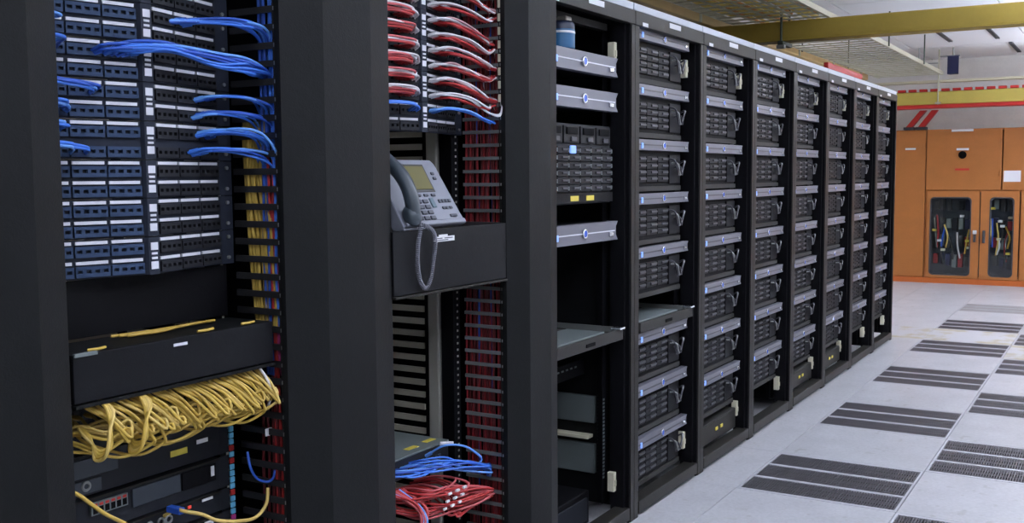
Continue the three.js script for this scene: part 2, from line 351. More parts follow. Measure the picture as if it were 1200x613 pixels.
// ------------------------------------------------------------------ cables
const KIND = new Map();
function cable(pts, r, m, label, group, plugAt, name) {
  if (!name) name = KIND.get(m) || 'network_cable';
  const o = thing(name, label, 'cable', group);
  part(o, 'jacket', tube(pts, r, Math.max(12, pts.length * 6), 6), m);
  if (plugAt) for (const i of plugAt) {
    const a = i === 0 ? V(...pts[0]) : V(...pts[pts.length - 1]), b = i === 0 ? V(...pts[1]) : V(...pts[pts.length - 2]);
    const d = b.clone().sub(a).normalize(), e = a.clone().addScaledVector(d, 0.022);
    const g = new THREE.TubeGeometry(new THREE.LineCurve3(a, e), 1, r * 1.7, 4, false); part(o, 'plug', g, m === M.white ? M.white : m);
  }
  return o;
}
// point on a patch panel face, n metres off the face
function facePt(z, y, half, side, u, n) { const p = V(u, 0, n).applyMatrix4(faceMatrix(side, half)); return [MX + p.x, y + p.y, z + p.z]; }
const CR = 0.0031;
for (const m of [M.blue, M.blue2, M.blue3]) KIND.set(m, 'blue_cable');
for (const m of [M.red, M.red2, M.red3, M.pinkred, M.magenta]) KIND.set(m, 'red_cable');
for (const m of [M.yellow, M.yellow2, M.yellow3]) KIND.set(m, 'yellow_cable');
for (const m of [M.white, M.pink]) KIND.set(m, 'white_cable');
{ // --- blue cables, blue-cabled rack
  const blues = [M.blue, M.blue, M.blue2, M.blue3];
  const rowA = i => 1.3377 + PA * (5 - Math.floor(i / 2)) + (i % 2 ? -1 : 1) * PA / 4 - 0.004;   // row height by index from the top row
  const pick = () => blues[Math.floor(rnd() * 4)];
  const G = 'blue patch cables';
  // broad bundle crossing the nose: from the left face to the comb
  for (let i = 0; i < 14; i++) {
    const s = 1, u = rr(0.03, 0.11), y = rowA(4) + rr(-0.006, 0.003), yy = y + rr(0.004, 0.016);
    cable([facePt(ZA, y, HALF, s, u, 0.004), facePt(ZA, yy - 0.004, HALF, s, u - 0.01, 0.03), [-1.625 + rr(-0.006, 0.008), yy + 0.004, ZA - rr(0.0, 0.03)], [-1.612 + rr(-0.01, 0.01), yy - rr(-0.006, 0.02), ZA - 0.13], [-1.605 + rr(-0.01, 0.01), yy - rr(0.004, 0.03), ZA - 0.22], [-1.625 + rr(-0.02, 0.02), yy - 0.03 + rr(-0.01, 0.006), ZA - 0.29], [-1.65, yy - 0.11, ZA - 0.31]],
      CR, pick(), 'bright blue patch cable in the thick bundle crossing the angled panels', G, [0]);
  }
  // bundle at the very top
  for (let i = 0; i < 8; i++) {
    const y = rowA(2) + rr(-0.006, 0.004);
    cable([facePt(ZA, y, HALF, -1, rr(0.07, 0.12), 0.004), facePt(ZA, y + 0.006, HALF, -1, 0.13, 0.035), [-1.62 + rr(-0.01, 0.01), y + rr(0, 0.014), ZA - 0.2], [-1.62 + rr(-0.01, 0.02), y - rr(0, 0.02), ZA - 0.27], [-1.65, y - 0.09, ZA - 0.31]], CR, pick(), 'blue patch cable above the thick blue bundle, near the rack top', G, [0]);
  }
  // short runs on the right face into the comb, rows under the thick bundle
  const runs = [[6, 4, 0.165], [7, 5, 0.15], [8, 5, 0.16], [9, 5, 0.13]];
  runs.forEach(([r, n, u0], q) => {
    for (let i = 0; i < n; i++) {
      const y = rowA(r) + rr(-0.004, 0.003), u = u0 + rr(-0.02, 0.03), dr = rr(0.0, 0.018);
      cable([facePt(ZA, y, HALF, -1, u, 0.004), facePt(ZA, y + 0.008, HALF, -1, u + 0.012, 0.036), [-1.628 + rr(-0.012, 0.01), y + 0.008 - dr * 0.4, ZA - 0.235 + rr(-0.01, 0.01)], [-1.63 + rr(-0.02, 0.03), y - 0.006 - dr, ZA - 0.283], [-1.655, y - 0.07, ZA - 0.31]], CR * 0.95, pick(), `blue patch cable of the ${['first', 'second', 'third', 'fourth'][q]} short bunch below the thick blue bundle`, G, [0]);
    }
  });
  { const y = rowA(8); cable([facePt(ZA, y, HALF, -1, 0.18, 0.004), [-1.63, y + 0.014, ZA - 0.2], [-1.60, y + 0.006, ZA - 0.24], [-1.585, y - 0.03, ZA - 0.268], [-1.6, y - 0.05, ZA - 0.285]], CR, M.blue3, 'pale blue cable arching down into the black comb', 'blue patch cables', [0]); }
  // left face: runs that leave behind the near pillar
  const lr = [[3, 2, 0.2, 'beside the uppermost labels'], [4, 3, 0.2, 'beside the thick bundle'], [6, 5, 0.13, 'lying over a white label strip'], [7, 6, 0.19, 'hanging under the fourth labelled row'], [8, 4, 0.205, 'in the row under the hanging ones'], [9, 4, 0.14, 'over the row with open ports']];
  lr.forEach(([r, n, u0, w]) => {
    for (let i = 0; i < n; i++) {
      const y = rowA(r) + rr(-0.004, 0.004), u = u0 + rr(-0.03, 0.02);
      cable([facePt(ZA, y, HALF, 1, u, 0.004), facePt(ZA, y + 0.004, HALF, 1, u + 0.006, 0.03), [-1.64 + rr(-0.01, 0.01), y + 0.009, ZA + 0.2], [-1.63, y + 0.006, ZA + 0.245], [-1.66, y - 0.06, ZA + 0.29]], CR, pick(), `blue patch cable on the panels' left wing, ${w}`, G, [0]);
    }
  });
  // vertical runs inside the comb between the racks
  const seq = [[M.yellow, 9, -1.700, 0.0078, 1.0, 1.47], [M.blue2, 3, -1.640, 0.008, 0.9, 2.05], [M.blue, 3, -1.612, 0.008, 1.0, 2.05], [M.red, 2, -1.622, 0.009, 0.2, 1.39], [M.magenta, 1, -1.606, 0.008, 0.9, 1.39], [M.blue2, 3, -1.596, 0.006, 0.5, 2.05], [M.red3, 4, -1.665, 0.016, 0.1, 0.9]];
  const names = new Map([[M.yellow, 'yellow'], [M.blue2, 'dark blue'], [M.blue, 'blue'], [M.red, 'red'], [M.magenta, 'magenta'], [M.red3, 'maroon']]);
  for (const [m, n, x0, dx, y0, y1] of seq) for (let i = 0; i < n; i++) {
    const pts = []; const x = x0 + i * dx, z = -1.673 - rr(0, 0.006) - (m === M.yellow ? 0 : 0.002); for (let k = 0; k <= 8; k++) pts.push([x + rr(-0.003, 0.003) + (m === M.yellow ? 0.03 * (1 - k / 8) * (k < 5 ? 1 : 0.6) : 0), y0 + (y1 - y0) * k / 8, z + rr(-0.003, 0.003)]);
    cable(pts, m === M.yellow ? 0.0042 : 0.0036, m, `${names.get(m)} cable running upright behind the comb beside the blue-cabled rack`, 'upright cables behind the combs');
  }
}
// --- horizontal cable manager cover with looping yellow cables
{
  const o = thing('horizontal_cable_manager', 'black horizontal cable manager above the looping yellow cables', 'cable manager');
  const z0 = ZA + 0.245, z1 = ZA - 0.25, xf = -1.588;
  part(o, 'front_cover', rbox(xf, xf - 0.006, 0.94, 1.028, z0, z1, 0.002), M.cover);
  part(o, 'top_plate', box(xf - 0.006, MX, 1.0235, 1.028, z0, z1), M.coat);
  part(o, 'bottom_lip', box(xf + 0.004, xf - 0.03, 0.932, 0.938, z0, z1), M.coat);
  part(o, 'back_plate', box(MX + 0.002, MX - 0.002, 0.935, 1.028, z0, z1), M.black);
  part(o, 'end_cap', box(xf - 0.006, MX, 0.94, 1.0235, z0, z0 - 0.004), M.black);
  part(o, 'end_cap', box(xf - 0.006, MX, 0.94, 1.0235, z1 + 0.004, z1), M.black);
  part(o, 'maker_plate', box(xf, xf + 0.0015, 1.012, 1.0175, -1.368, -1.402), M.label, 'small white name plate');
  part(o, 'corner_clip', rbox(xf - 0.004, xf + 0.003, 1.024, 1.031, z0 - 0.002, z0 - 0.05, 0.001), M.plate, 'pale corner clip');
  // blank plate in the dark gap above
  solo('blank_panel', rbox(MX + 0.002, MX - 0.0024, 1.034, 1.146, ZA + 0.255, ZA - 0.245, 0.001), M.black, 'plain black blank plate above the horizontal cable manager', 'panel');
  // yellow bits lying on top of the cover
  for (let i = 0; i < 3; i++) cable([[-1.66 - i * 0.012, 1.0315 + CR, -1.32 + i * 0.01], [-1.65 - i * 0.01, 1.032 + CR, -1.39], [-1.668, 1.033 + CR, -1.47 - i * 0.02], [-1.68, 1.031 + CR, -1.56]], 0.003, M.yellow2, 'yellow cable lying along the top of the horizontal manager', 'yellow cables on the manager');
  for (const [a, b] of [[-1.185, -1.225], [-1.44, -1.485], [-1.56, -1.6]]) cable([[xf - 0.012, 1.0285 + 0.003, a], [xf - 0.008, 1.0285 + 0.0034, (a + b) / 2], [xf - 0.016, 1.0285 + 0.003, b]], 0.003, M.yellow, 'short yellow cable end poking over the cover edge', 'yellow cable ends at the cover edge');
  // loops
  const ys = [M.yellow, M.yellow, M.yellow2, M.yellow3];
  for (let i = 0; i < 44; i++) {
    const t = (i + rr(-0.4, 0.4)) / 43, zs = -1.175 - 0.435 * t, drop = rr(0.07, 0.132), fit = Math.min(1, (zs + 1.66) / 0.12);
    const sh = rr(-0.095, -0.05) * fit, back = rr(0.025, 0.075), bot = 0.945 - drop, zm = Math.max(-1.648, zs + sh), zb = Math.max(-1.64, zs + sh * 0.55);
    const zp = Math.min(-1.165, zs + back), yp = 0.885 - (i % 2) * 0.028, xo = rr(-0.012, 0.016);
    cable([[-1.64, 0.965, zs + 0.006], [-1.612, 0.93, zs], [-1.588 + xo * 0.6, 0.90, zs + sh * 0.45], [-1.574 + xo, 0.90 - drop * 0.45, zm + 0.003], [-1.582 + xo, bot + 0.018, zm], [-1.605 + xo, bot, zb + back * 0.2], [-1.642, bot + 0.012, (zb + zp) / 2 + 0.006], [-1.672, (bot + yp) / 2 + 0.006, Math.min(-1.165, zp + 0.002)], [-1.695, yp, zp], [MX + 0.001, yp, zp]],
      0.0031, ys[Math.floor(rnd() * 4)], 'yellow cable looping below the horizontal manager into the switch ports', 'looping yellow cables', [1]);
  }
  // thick doubled hanks on the left
  for (const [z, n] of [[-1.205, 4], [-1.285, 5]]) for (let i = 0; i < n; i++) cable([[-1.61, 0.945, z + 0.005 * i], [-1.58, 0.92, z - 0.004 * i], [-1.572 + 0.003 * i, 0.885, z + 0.003 * i], [-1.575 + 0.003 * i, 0.852 - 0.004 * i, z + 0.006 * i], [-1.592, 0.843 - 0.004 * i, z + 0.008 + 0.004 * i], [-1.608, 0.855, z + 0.012], [-1.62, 0.87, z + 0.01 + 0.003 * i], [-1.66, 0.89, z + 0.01]], 0.0034, ys[i % 4], 'yellow cable gathered in a thick hanging hank', 'thick yellow hanks');
  solo('cable_tie_tag', rbox(-1.632, -1.629, 0.765, 0.782, -1.652, -1.672, 0.001), M.paper, 'small white tag tied under the yellow loops', 'tag');
  cable([[-1.6, 0.94, -1.60], [-1.585, 0.91, -1.612], [-1.58, 0.88, -1.622], [-1.6, 0.84, -1.632]], 0.003, M.white, 'white cable hanging at the end of the yellow loops', 'white cable', null);
}
// --- equipment below the loops
{
  const z0 = ZA + 0.222, z1 = ZA - 0.21, G = 'network devices below the yellow loops';
  const device = (name, label, y0, y1, m, depth = 0.35) => {
    const o = thing(name, label, 'network device', G);
    part(o, 'chassis', rbox(MX, MX - depth, y0, y1, z0, z1, 0.002), m);
    part(o, 'face_plate', box(MX - 0.0024, MX - 0.0002, y0, y1, z0 + 0.033, z1 - 0.026), m);
    part(o, 'top_edge', box(MX, MX + 0.004, y1 - 0.004, y1, z0, z1), M.frame);
    return o;
  };
  const sw = device('network_switch', 'black switch whose ports take the looping yellow cables', 0.812, 0.925, M.gear);
  for (let r = 0; r < 2; r++) for (let k = 0; k < 24; k++) part(sw, 'port', box(MX, MX + 0.004, 0.847 + r * 0.028, 0.867 + r * 0.028, z0 - 0.01 - k * 0.0185, z0 - 0.024 - k * 0.0185), M.gear2);
  const r1 = device('network_router', 'dark router with a yellow sticker and two slot covers', 0.725, 0.806, M.gear);
  part(r1, 'slot_cover', rbox(MX, MX + 0.004, 0.762, 0.798, -1.19, -1.33, 0.001), M.gear2);
  part(r1, 'slot_cover', rbox(MX, MX + 0.004, 0.73, 0.756, -1.16, -1.29, 0.001), M.gear2);
  part(r1, 'sticker', box(MX, MX + 0.0018, 0.751, 0.764, -1.463, -1.508), M.ystick, 'yellow sticker');
  part(r1, 'label', box(MX, MX + 0.0018, 0.763, 0.772, -1.535, -1.566), M.paper);
  part(r1, 'knob', new THREE.TorusGeometry(0.008, 0.003, 6, 14).rotateY(Math.PI / 2).translate(MX + 0.004, 0.745, -1.255), M.steel);
  const r2 = device('network_router', 'dark modular router with a lit port row and a wide blank cover', 0.648, 0.718, M.gear);
  part(r2, 'module_cover', rbox(MX, MX + 0.004, 0.672, 0.71, -1.362, -1.485, 0.001), M.gear2);
  part(r2, 'module_cover', rbox(MX, MX + 0.004, 0.672, 0.71, -1.49, -1.585, 0.001), M.black);
  part(r2, 'port_block', rbox(MX, MX + 0.007, 0.683, 0.708, -1.262, -1.348, 0.001), M.plate);
  for (let k = 0; k < 6; k++) { part(r2, 'port', box(MX + 0.006, MX + 0.0076, 0.686, 0.699, -1.266 - k * 0.0137, -1.276 - k * 0.0137), M.deep); part(r2, 'port_light', box(MX + 0.006, MX + 0.0082, 0.701, 0.706, -1.267 - k * 0.0137, -1.275 - k * 0.0137), M.redpaint, 'small red port lamp'); }
  part(r2, 'label', box(MX + 0.004, MX + 0.0058, 0.684, 0.706, -1.569, -1.578), M.paper);
  const r3 = device('network_switch', 'slim dark switch with round sockets and a red lamp', 0.598, 0.643, M.gear);
  for (const z of [-1.4, -1.43, -1.45]) part(r3, 'socket', new THREE.TorusGeometry(0.008, 0.0028, 6, 14).rotateY(Math.PI / 2).translate(MX + 0.004, 0.622, z), M.steel);
  part(r3, 'power_lamp', box(MX, MX + 0.003, 0.628, 0.634, -1.505, -1.513), mat(0.6, 0.05, 0.04, 0.4, 0, { emissive: L(1, 0.08, 0.04), emissiveIntensity: 0.4 }), 'red lamp');
  part(r3, 'label', box(MX, MX + 0.0018, 0.632, 0.64, -1.545, -1.575), M.paper);
  const r4 = device('network_switch', 'slim dark switch at the foot of the blue-cabled rack', 0.545, 0.592, M.gear);
  part(r4, 'label', box(MX, MX + 0.0018, 0.575, 0.585, -1.55, -1.575), M.paper);
  for (let k = 0; k < 12; k++) part(r4, 'port', box(MX, MX + 0.004, 0.556, 0.57, z0 - 0.05 - k * 0.02, z0 - 0.064 - k * 0.02), M.gear2);
  // numbered cyan and red tabs on the rack post
  for (let k = 0; k < 16; k++) solo('rail_tab', rbox(MX + 0.001, MX + 0.006, 0.553 + k * 0.0145, 0.565 + k * 0.0145, -1.626, -1.638, 0.001), [5, 10, 12].includes(k) ? M.red : k === 1 ? M.magenta : M.cyan,
    `${[5, 10, 12].includes(k) ? 'red' : k === 1 ? 'magenta' : 'cyan'} tab on the rack post beside the network devices`, 'tab', [5, 10, 12].includes(k) ? 'red rail tabs' : k === 1 ? 'magenta rail tab' : 'cyan rail tabs');
  cable([[-1.65, 0.785, -1.135], [-1.62, 0.772, -1.161], [-1.618, 0.745, -1.19], [-1.62, 0.716, -1.222], [-1.62, 0.68, -1.27], [-1.63, 0.62, -1.33], [-1.66, 0.53, -1.37]], 0.004, M.yellow, 'yellow cable crossing the lit port row', 'loose yellow cables', null);
  cable([[MX + 0.002, 0.632, -1.44], [-1.69, 0.648, -1.447], [-1.655, 0.652, -1.44], [-1.63, 0.642, -1.465], [-1.62, 0.625, -1.49], [-1.62, 0.603, -1.556], [-1.62, 0.597, -1.606], [-1.618, 0.618, -1.636], [-1.625, 0.65, -1.65]], 0.004, M.yellow3, 'yellow cable with a blue plug sagging towards the comb', 'loose yellow cables', null);
  solo('cable_plug', rbox(-1.708, -1.668, 0.642, 0.655, -1.437, -1.453, 0.002), M.blue2, 'blue plug on the sagging yellow cable', 'plug');
  cable([[-1.655, 0.735, -1.62], [-1.642, 0.703, -1.615], [-1.635, 0.678, -1.625], [-1.63, 0.668, -1.638], [-1.622, 0.665, -1.65], [-1.615, 0.672, -1.656], [-1.61, 0.69, -1.657]], 0.003, M.blue2, 'short dark blue cable arc beside the comb', 'blue cable arc', null);
}

// ------------------------------------------------------------------ phone rack: red and white cables
{
  const G = 'red and white patch cables';
  const rowB = i => 1.50 + PB * (5 - Math.floor(i / 2)) + (i % 2 ? -1 : 1) * PB / 4 - 0.004;
  for (let r = 0; r < 11; r++) {
    const y = rowB(r), rowName = ['topmost', 'second', 'third', 'fourth', 'fifth', 'sixth', 'seventh', 'eighth', 'ninth', 'tenth', 'eleventh'][r];
    const isBlue = r === 10, isWhite = r === 9;
    const nR = isBlue ? 3 : isWhite ? 5 : 8, nL = isBlue ? 3 : 7, sag = rr(0.018, 0.04), curl = rr(0, 1);
    for (let i = 0; i < nR; i++) {
      const m = isBlue ? (i ? M.blue : M.blue3) : isWhite ? (i < 3 ? M.white : M.red) : i < 3 ? (i === 2 ? M.pink : M.white) : (i % 2 ? M.red : M.red2);
      const up = i < 3 ? 0.009 : -0.003, u = 0.03 + i * 0.012, v = rr(-0.004, 0.004), f = r === 9 && i < 2;
      const end = f ? [[-1.595, y - 0.04, ZBk - 0.235], [-1.578, y - 0.046 + i * 0.004, ZBk - 0.258], [-1.572, y - 0.02, ZBk - 0.262], [-1.58, y + 0.004, ZBk - 0.266]] : [[-1.60 + rr(-0.012, 0.012), y - sag + v, ZBk - 0.225], [-1.605 + rr(-0.015, 0.015), y - sag + (curl > 0.5 ? 0.012 : -0.006) + v, ZBk - 0.262], [-1.63 + rr(-0.02, 0.02), y - sag + 0.006, ZBk - 0.285], [-1.65, y - sag - 0.07, ZBk - 0.31]];
      cable([facePt(ZBk, y + v * 0.5, HALF, -1, u, 0.004), facePt(ZBk, y + up * 0.5, HALF, -1, u + 0.004, 0.024), [-1.632 + rr(-0.008, 0.008), y + up + v, ZBk - 0.075 - i * 0.004], [-1.614 + rr(-0.01, 0.01), y + up - sag * 0.35 + v, ZBk - 0.145], ...end],
        CR, m, isBlue ? 'blue patch cable at the lowest cabled row above the phone' : `${m === M.white ? 'white' : m === M.pink ? 'pinkish' : 'red'} patch cable running to the comb from the ${rowName} row of the phone rack`, G, [0]);
    }
    for (let i = 0; i < nL; i++) {
      const m = isBlue ? M.blue : i < 3 ? (i === 2 ? M.pinkred : M.white) : (i % 2 ? M.red : M.red2);
      const up = i < 3 ? 0.009 : -0.002, u = 0.03 + i * 0.012, v = rr(-0.005, 0.005);
      cable([facePt(ZBk, y + v * 0.5, HALF, 1, u, 0.004), facePt(ZBk, y + up * 0.5, HALF, 1, u + 0.004, 0.022), [-1.632 + rr(-0.008, 0.008), y + up + v + 0.002, ZBk + 0.075 + i * 0.004], [-1.622 + rr(-0.008, 0.008), y + up + v + 0.004, ZBk + 0.15], [-1.618, y + up + v, ZBk + 0.225], [-1.62, y + up * 0.4, ZBk + 0.265], [-1.66, y - 0.06, ZBk + 0.305]],
        CR, m, isBlue ? 'blue patch cable on the left wing of the lowest cabled row' : `${m === M.white ? 'white' : m === M.pinkred ? 'light red' : 'red'} patch cable on the left wing of the ${rowName} row of the phone rack`, G, [0]);
    }
  }
  // upright runs behind the comb
  for (let i = 0; i < 26; i++) {
    const m = [M.red2, M.red3, M.red3, M.red2, M.blue2][i % 9 === 7 ? 4 : i % 4], x = -1.715 + i * 0.0054, pts = [], z = -2.598 - rr(0, 0.01), top = rr(1.75, 2.0);
    for (let k = 0; k <= 9; k++) pts.push([x + rr(-0.005, 0.005), 0.1 + (top - 0.1) * k / 9, z + rr(-0.004, 0.004)]);
    cable(pts, 0.0034, m, `${m === M.blue2 ? 'dark blue' : m === M.red2 ? 'red' : 'maroon'} cable running upright behind the comb beside the phone rack`, 'upright cables by the phone rack');
  }
  for (let i = 0; i < 4; i++) { const pts = []; for (let k = 0; k <= 9; k++) pts.push([-1.571 - i * 0.002 + rr(-0.002, 0.002), 0.2 + 0.16 * k + 0.03 * i, -2.581 - 0.002 * i + rr(-0.002, 0.002)]); cable(pts, 0.0026, M.red2, 'dark red cable tucked along the edge of the pillar door', 'red cables at the door edge'); }
}
// --- phone shelf
const SHF = -1.552, SHT = 1.203;
{
  const o = thing('shelf_cover', 'deep black cover panel carrying the desk phone', 'shelf');
  const z0 = ZBk + 0.29, z1 = ZBk - 0.245;
  part(o, 'front_cover', rbox(SHF, SHF - 0.006, 1.042, SHT, z0, z1, 0.002), M.cover);
  part(o, 'top_plate', box(SHF - 0.006, MX, SHT - 0.005, SHT, z0, z1), M.coat);
  part(o, 'bottom_lip', rbox(SHF + 0.006, MX, 1.034, 1.041, z0, z1, 0.002), M.frame);
  part(o, 'back_plate', box(MX + 0.002, MX - 0.002, 1.042, SHT - 0.006, z0, z1), M.black);
  part(o, 'name_label', box(SHF, SHF + 0.0012, 1.168, 1.181, -2.195, -2.292), M.paper, 'white printed label with a raised tab');
  part(o, 'name_label', box(SHF, SHF + 0.0012, 1.181, 1.186, -2.22, -2.26), M.paper);
  for (const [a, b, y] of [[-2.205, -2.235, 1.1765], [-2.245, -2.283, 1.1765], [-2.205, -2.262, 1.1715]]) part(o, 'label_print', box(SHF + 0.0012, SHF + 0.0016, y - 0.0012, y + 0.0012, a, b), M.key);
}
// --- desk phone
{
  const o = thing('desk_phone', 'grey desk phone with a yellow-green screen on the black shelf', 'phone', null, [SHF - 0.005, SHT, -2.214]);
  // tilted slab: u along -z (right when facing the phone), v up the slope
  const ang = 59 * RAD, q = new THREE.Group(); q.name = 'body'; o.add(q);
  const W = 0.272, S = 0.192, D = 0.03;
  const B = new THREE.Matrix4().makeBasis(V(0, 0, -1), V(-Math.cos(ang), Math.sin(ang), 0), V(Math.sin(ang), Math.cos(ang), 0)).setPosition(0, 0.008, 0);
  const slab = (u0, u1, v0, v1, n0, n1, r) => { const g = r ? new RoundedBoxGeometry(u1 - u0, v1 - v0, n1 - n0, 3, r) : new THREE.BoxGeometry(u1 - u0, v1 - v0, n1 - n0); g.translate((u0 + u1) / 2, (v0 + v1) / 2, (n0 + n1) / 2); g.applyMatrix4(B); return uvm(g); };
  // face plate with a narrower top
  const sh = new THREE.Shape([[-W / 2, 0], [W / 2, 0], [W / 2 - 0.004, 0.03], [W / 2 - 0.012, S - 0.012], [W / 2 - 0.022, S], [-W / 2 + 0.014, S], [-W / 2, S - 0.02]].map(a => new THREE.Vector2(...a)));
  const fg = new THREE.ExtrudeGeometry(sh, { depth: D, bevelEnabled: true, bevelSize: 0.004, bevelThickness: 0.004, bevelSegments: 2 }); fg.translate(0, 0.004, -D); fg.applyMatrix4(B);
  part(q, 'face_plate', uvm(fg), M.phone);
  part(q, 'front_lip', slab(-W / 2 + 0.005, W / 2 - 0.004, -0.002, 0.012, 0.002, 0.012, 0.004), M.phone);
  part(o, 'stand', prismY([[-0.028, -0.11], [-0.125, -0.09], [-0.125, 0.09], [-0.028, 0.11]], 0, 0.05), M.phonedark);
  part(o, 'foot_wing', rbox(-0.03, 0.004, 0, 0.007, 0.05, 0.14, 0.003), M.phone);
  part(q, 'screen_bezel', slab(-0.076, 0.068, 0.098, 0.184, 0.003, 0.0055, 0.002), M.lcdframe);
  part(q, 'screen', slab(-0.068, 0.06, 0.106, 0.177, 0.0055, 0.0068), M.lcd, 'yellow-green display');
  for (let i = 0; i < 4; i++) part(q, 'soft_key', slab(-0.06 + i * 0.033, -0.042 + i * 0.033, 0.084, 0.092, 0.003, 0.008, 0.002), M.key);
  for (let r = 0; r < 4; r++) for (let c = 0; c < 3; c++) part(q, 'key', slab(-0.068 + c * 0.028, -0.047 + c * 0.028, 0.064 - r * 0.0165, 0.0755 - r * 0.0165, 0.003, 0.0085, 0.002), M.key);
  part(q, 'navigation_key', slab(0.02, 0.038, 0.05, 0.079, 0.003, 0.008, 0.004), M.cyan.clone());
  q.children[q.children.length - 1].material.color.setRGB(0.08, 0.13, 0.16);
  for (let i = 0; i < 4; i++) part(q, 'function_key', slab(0.058 + i * 0.015, 0.07 + i * 0.015, 0.064, 0.074, 0.003, 0.008, 0.002), M.key);
  for (let i = 0; i < 3; i++) part(q, 'function_key', slab(0.062 + i * 0.016, 0.075 + i * 0.016, 0.044, 0.052, 0.003, 0.008, 0.002), M.key);
  part(q, 'volume_key', slab(0.08, 0.112, 0.02, 0.028, 0.003, 0.008, 0.003), M.key);
  for (const v of [0.135, 0.15]) part(q, 'line_key', slab(0.086, 0.1, v, v + 0.009, 0.003, 0.008, 0.003), M.key);
  // handset: curved grip with two cups, lying in the cradle on the left
  const hs = new THREE.Group(); hs.name = 'handset'; o.add(hs);
  const hp = []; for (let k = 0; k <= 10; k++) { const t = k / 10, v = 0.006 + t * 0.19, n = 0.02 + 0.028 * Math.sin(Math.PI * t); hp.push(V(-0.112, v, n).applyMatrix4(B)); }
  part(hs, 'grip', tube(hp, 0.019, 24, 12), M.phonedark, 'dark handset grip');
  for (const v of [0.022, 0.178]) { const g = new THREE.SphereGeometry(0.027, 18, 12); g.scale(0.95, 1.1, 0.85); g.translate(-0.112, v, 0.022); g.applyMatrix4(B); part(hs, 'ear_cup', g, M.phonedark); }
  // coiled cord: a long loop hanging over the shelf edge
  const path = new THREE.CatmullRomCurve3([V(0.004, 0.02, 0.088), V(0.022, 0.008, 0.098), V(0.02, -0.03, 0.105), V(0.016, -0.09, 0.104), V(0.016, -0.135, 0.09), V(0.016, -0.15, 0.07), V(0.016, -0.13, 0.05), V(0.016, -0.08, 0.035), V(0.018, -0.03, 0.028), V(0.022, -0.004, 0.045), V(0.016, 0.012, 0.075), V(-0.01, 0.02, 0.09)], false, 'centripetal');
  const cp = []; const N = 900, fr = path.computeFrenetFrames(N, false), Pp = path.getSpacedPoints(N);
  for (let i = 0; i <= N; i++) { const a = i / N * 2 * Math.PI * 85; cp.push(Pp[i].clone().addScaledVector(fr.normals[i], 0.0045 * Math.cos(a)).addScaledVector(fr.binormals[i], 0.0045 * Math.sin(a))); }
  const cc = new THREE.CatmullRomCurve3(cp); cc.arcLengthDivisions = 2000;
  part(o, 'coiled_cord', new THREE.TubeGeometry(cc, 900, 0.0016, 5, false), M.cord, 'grey coiled handset cord');
}
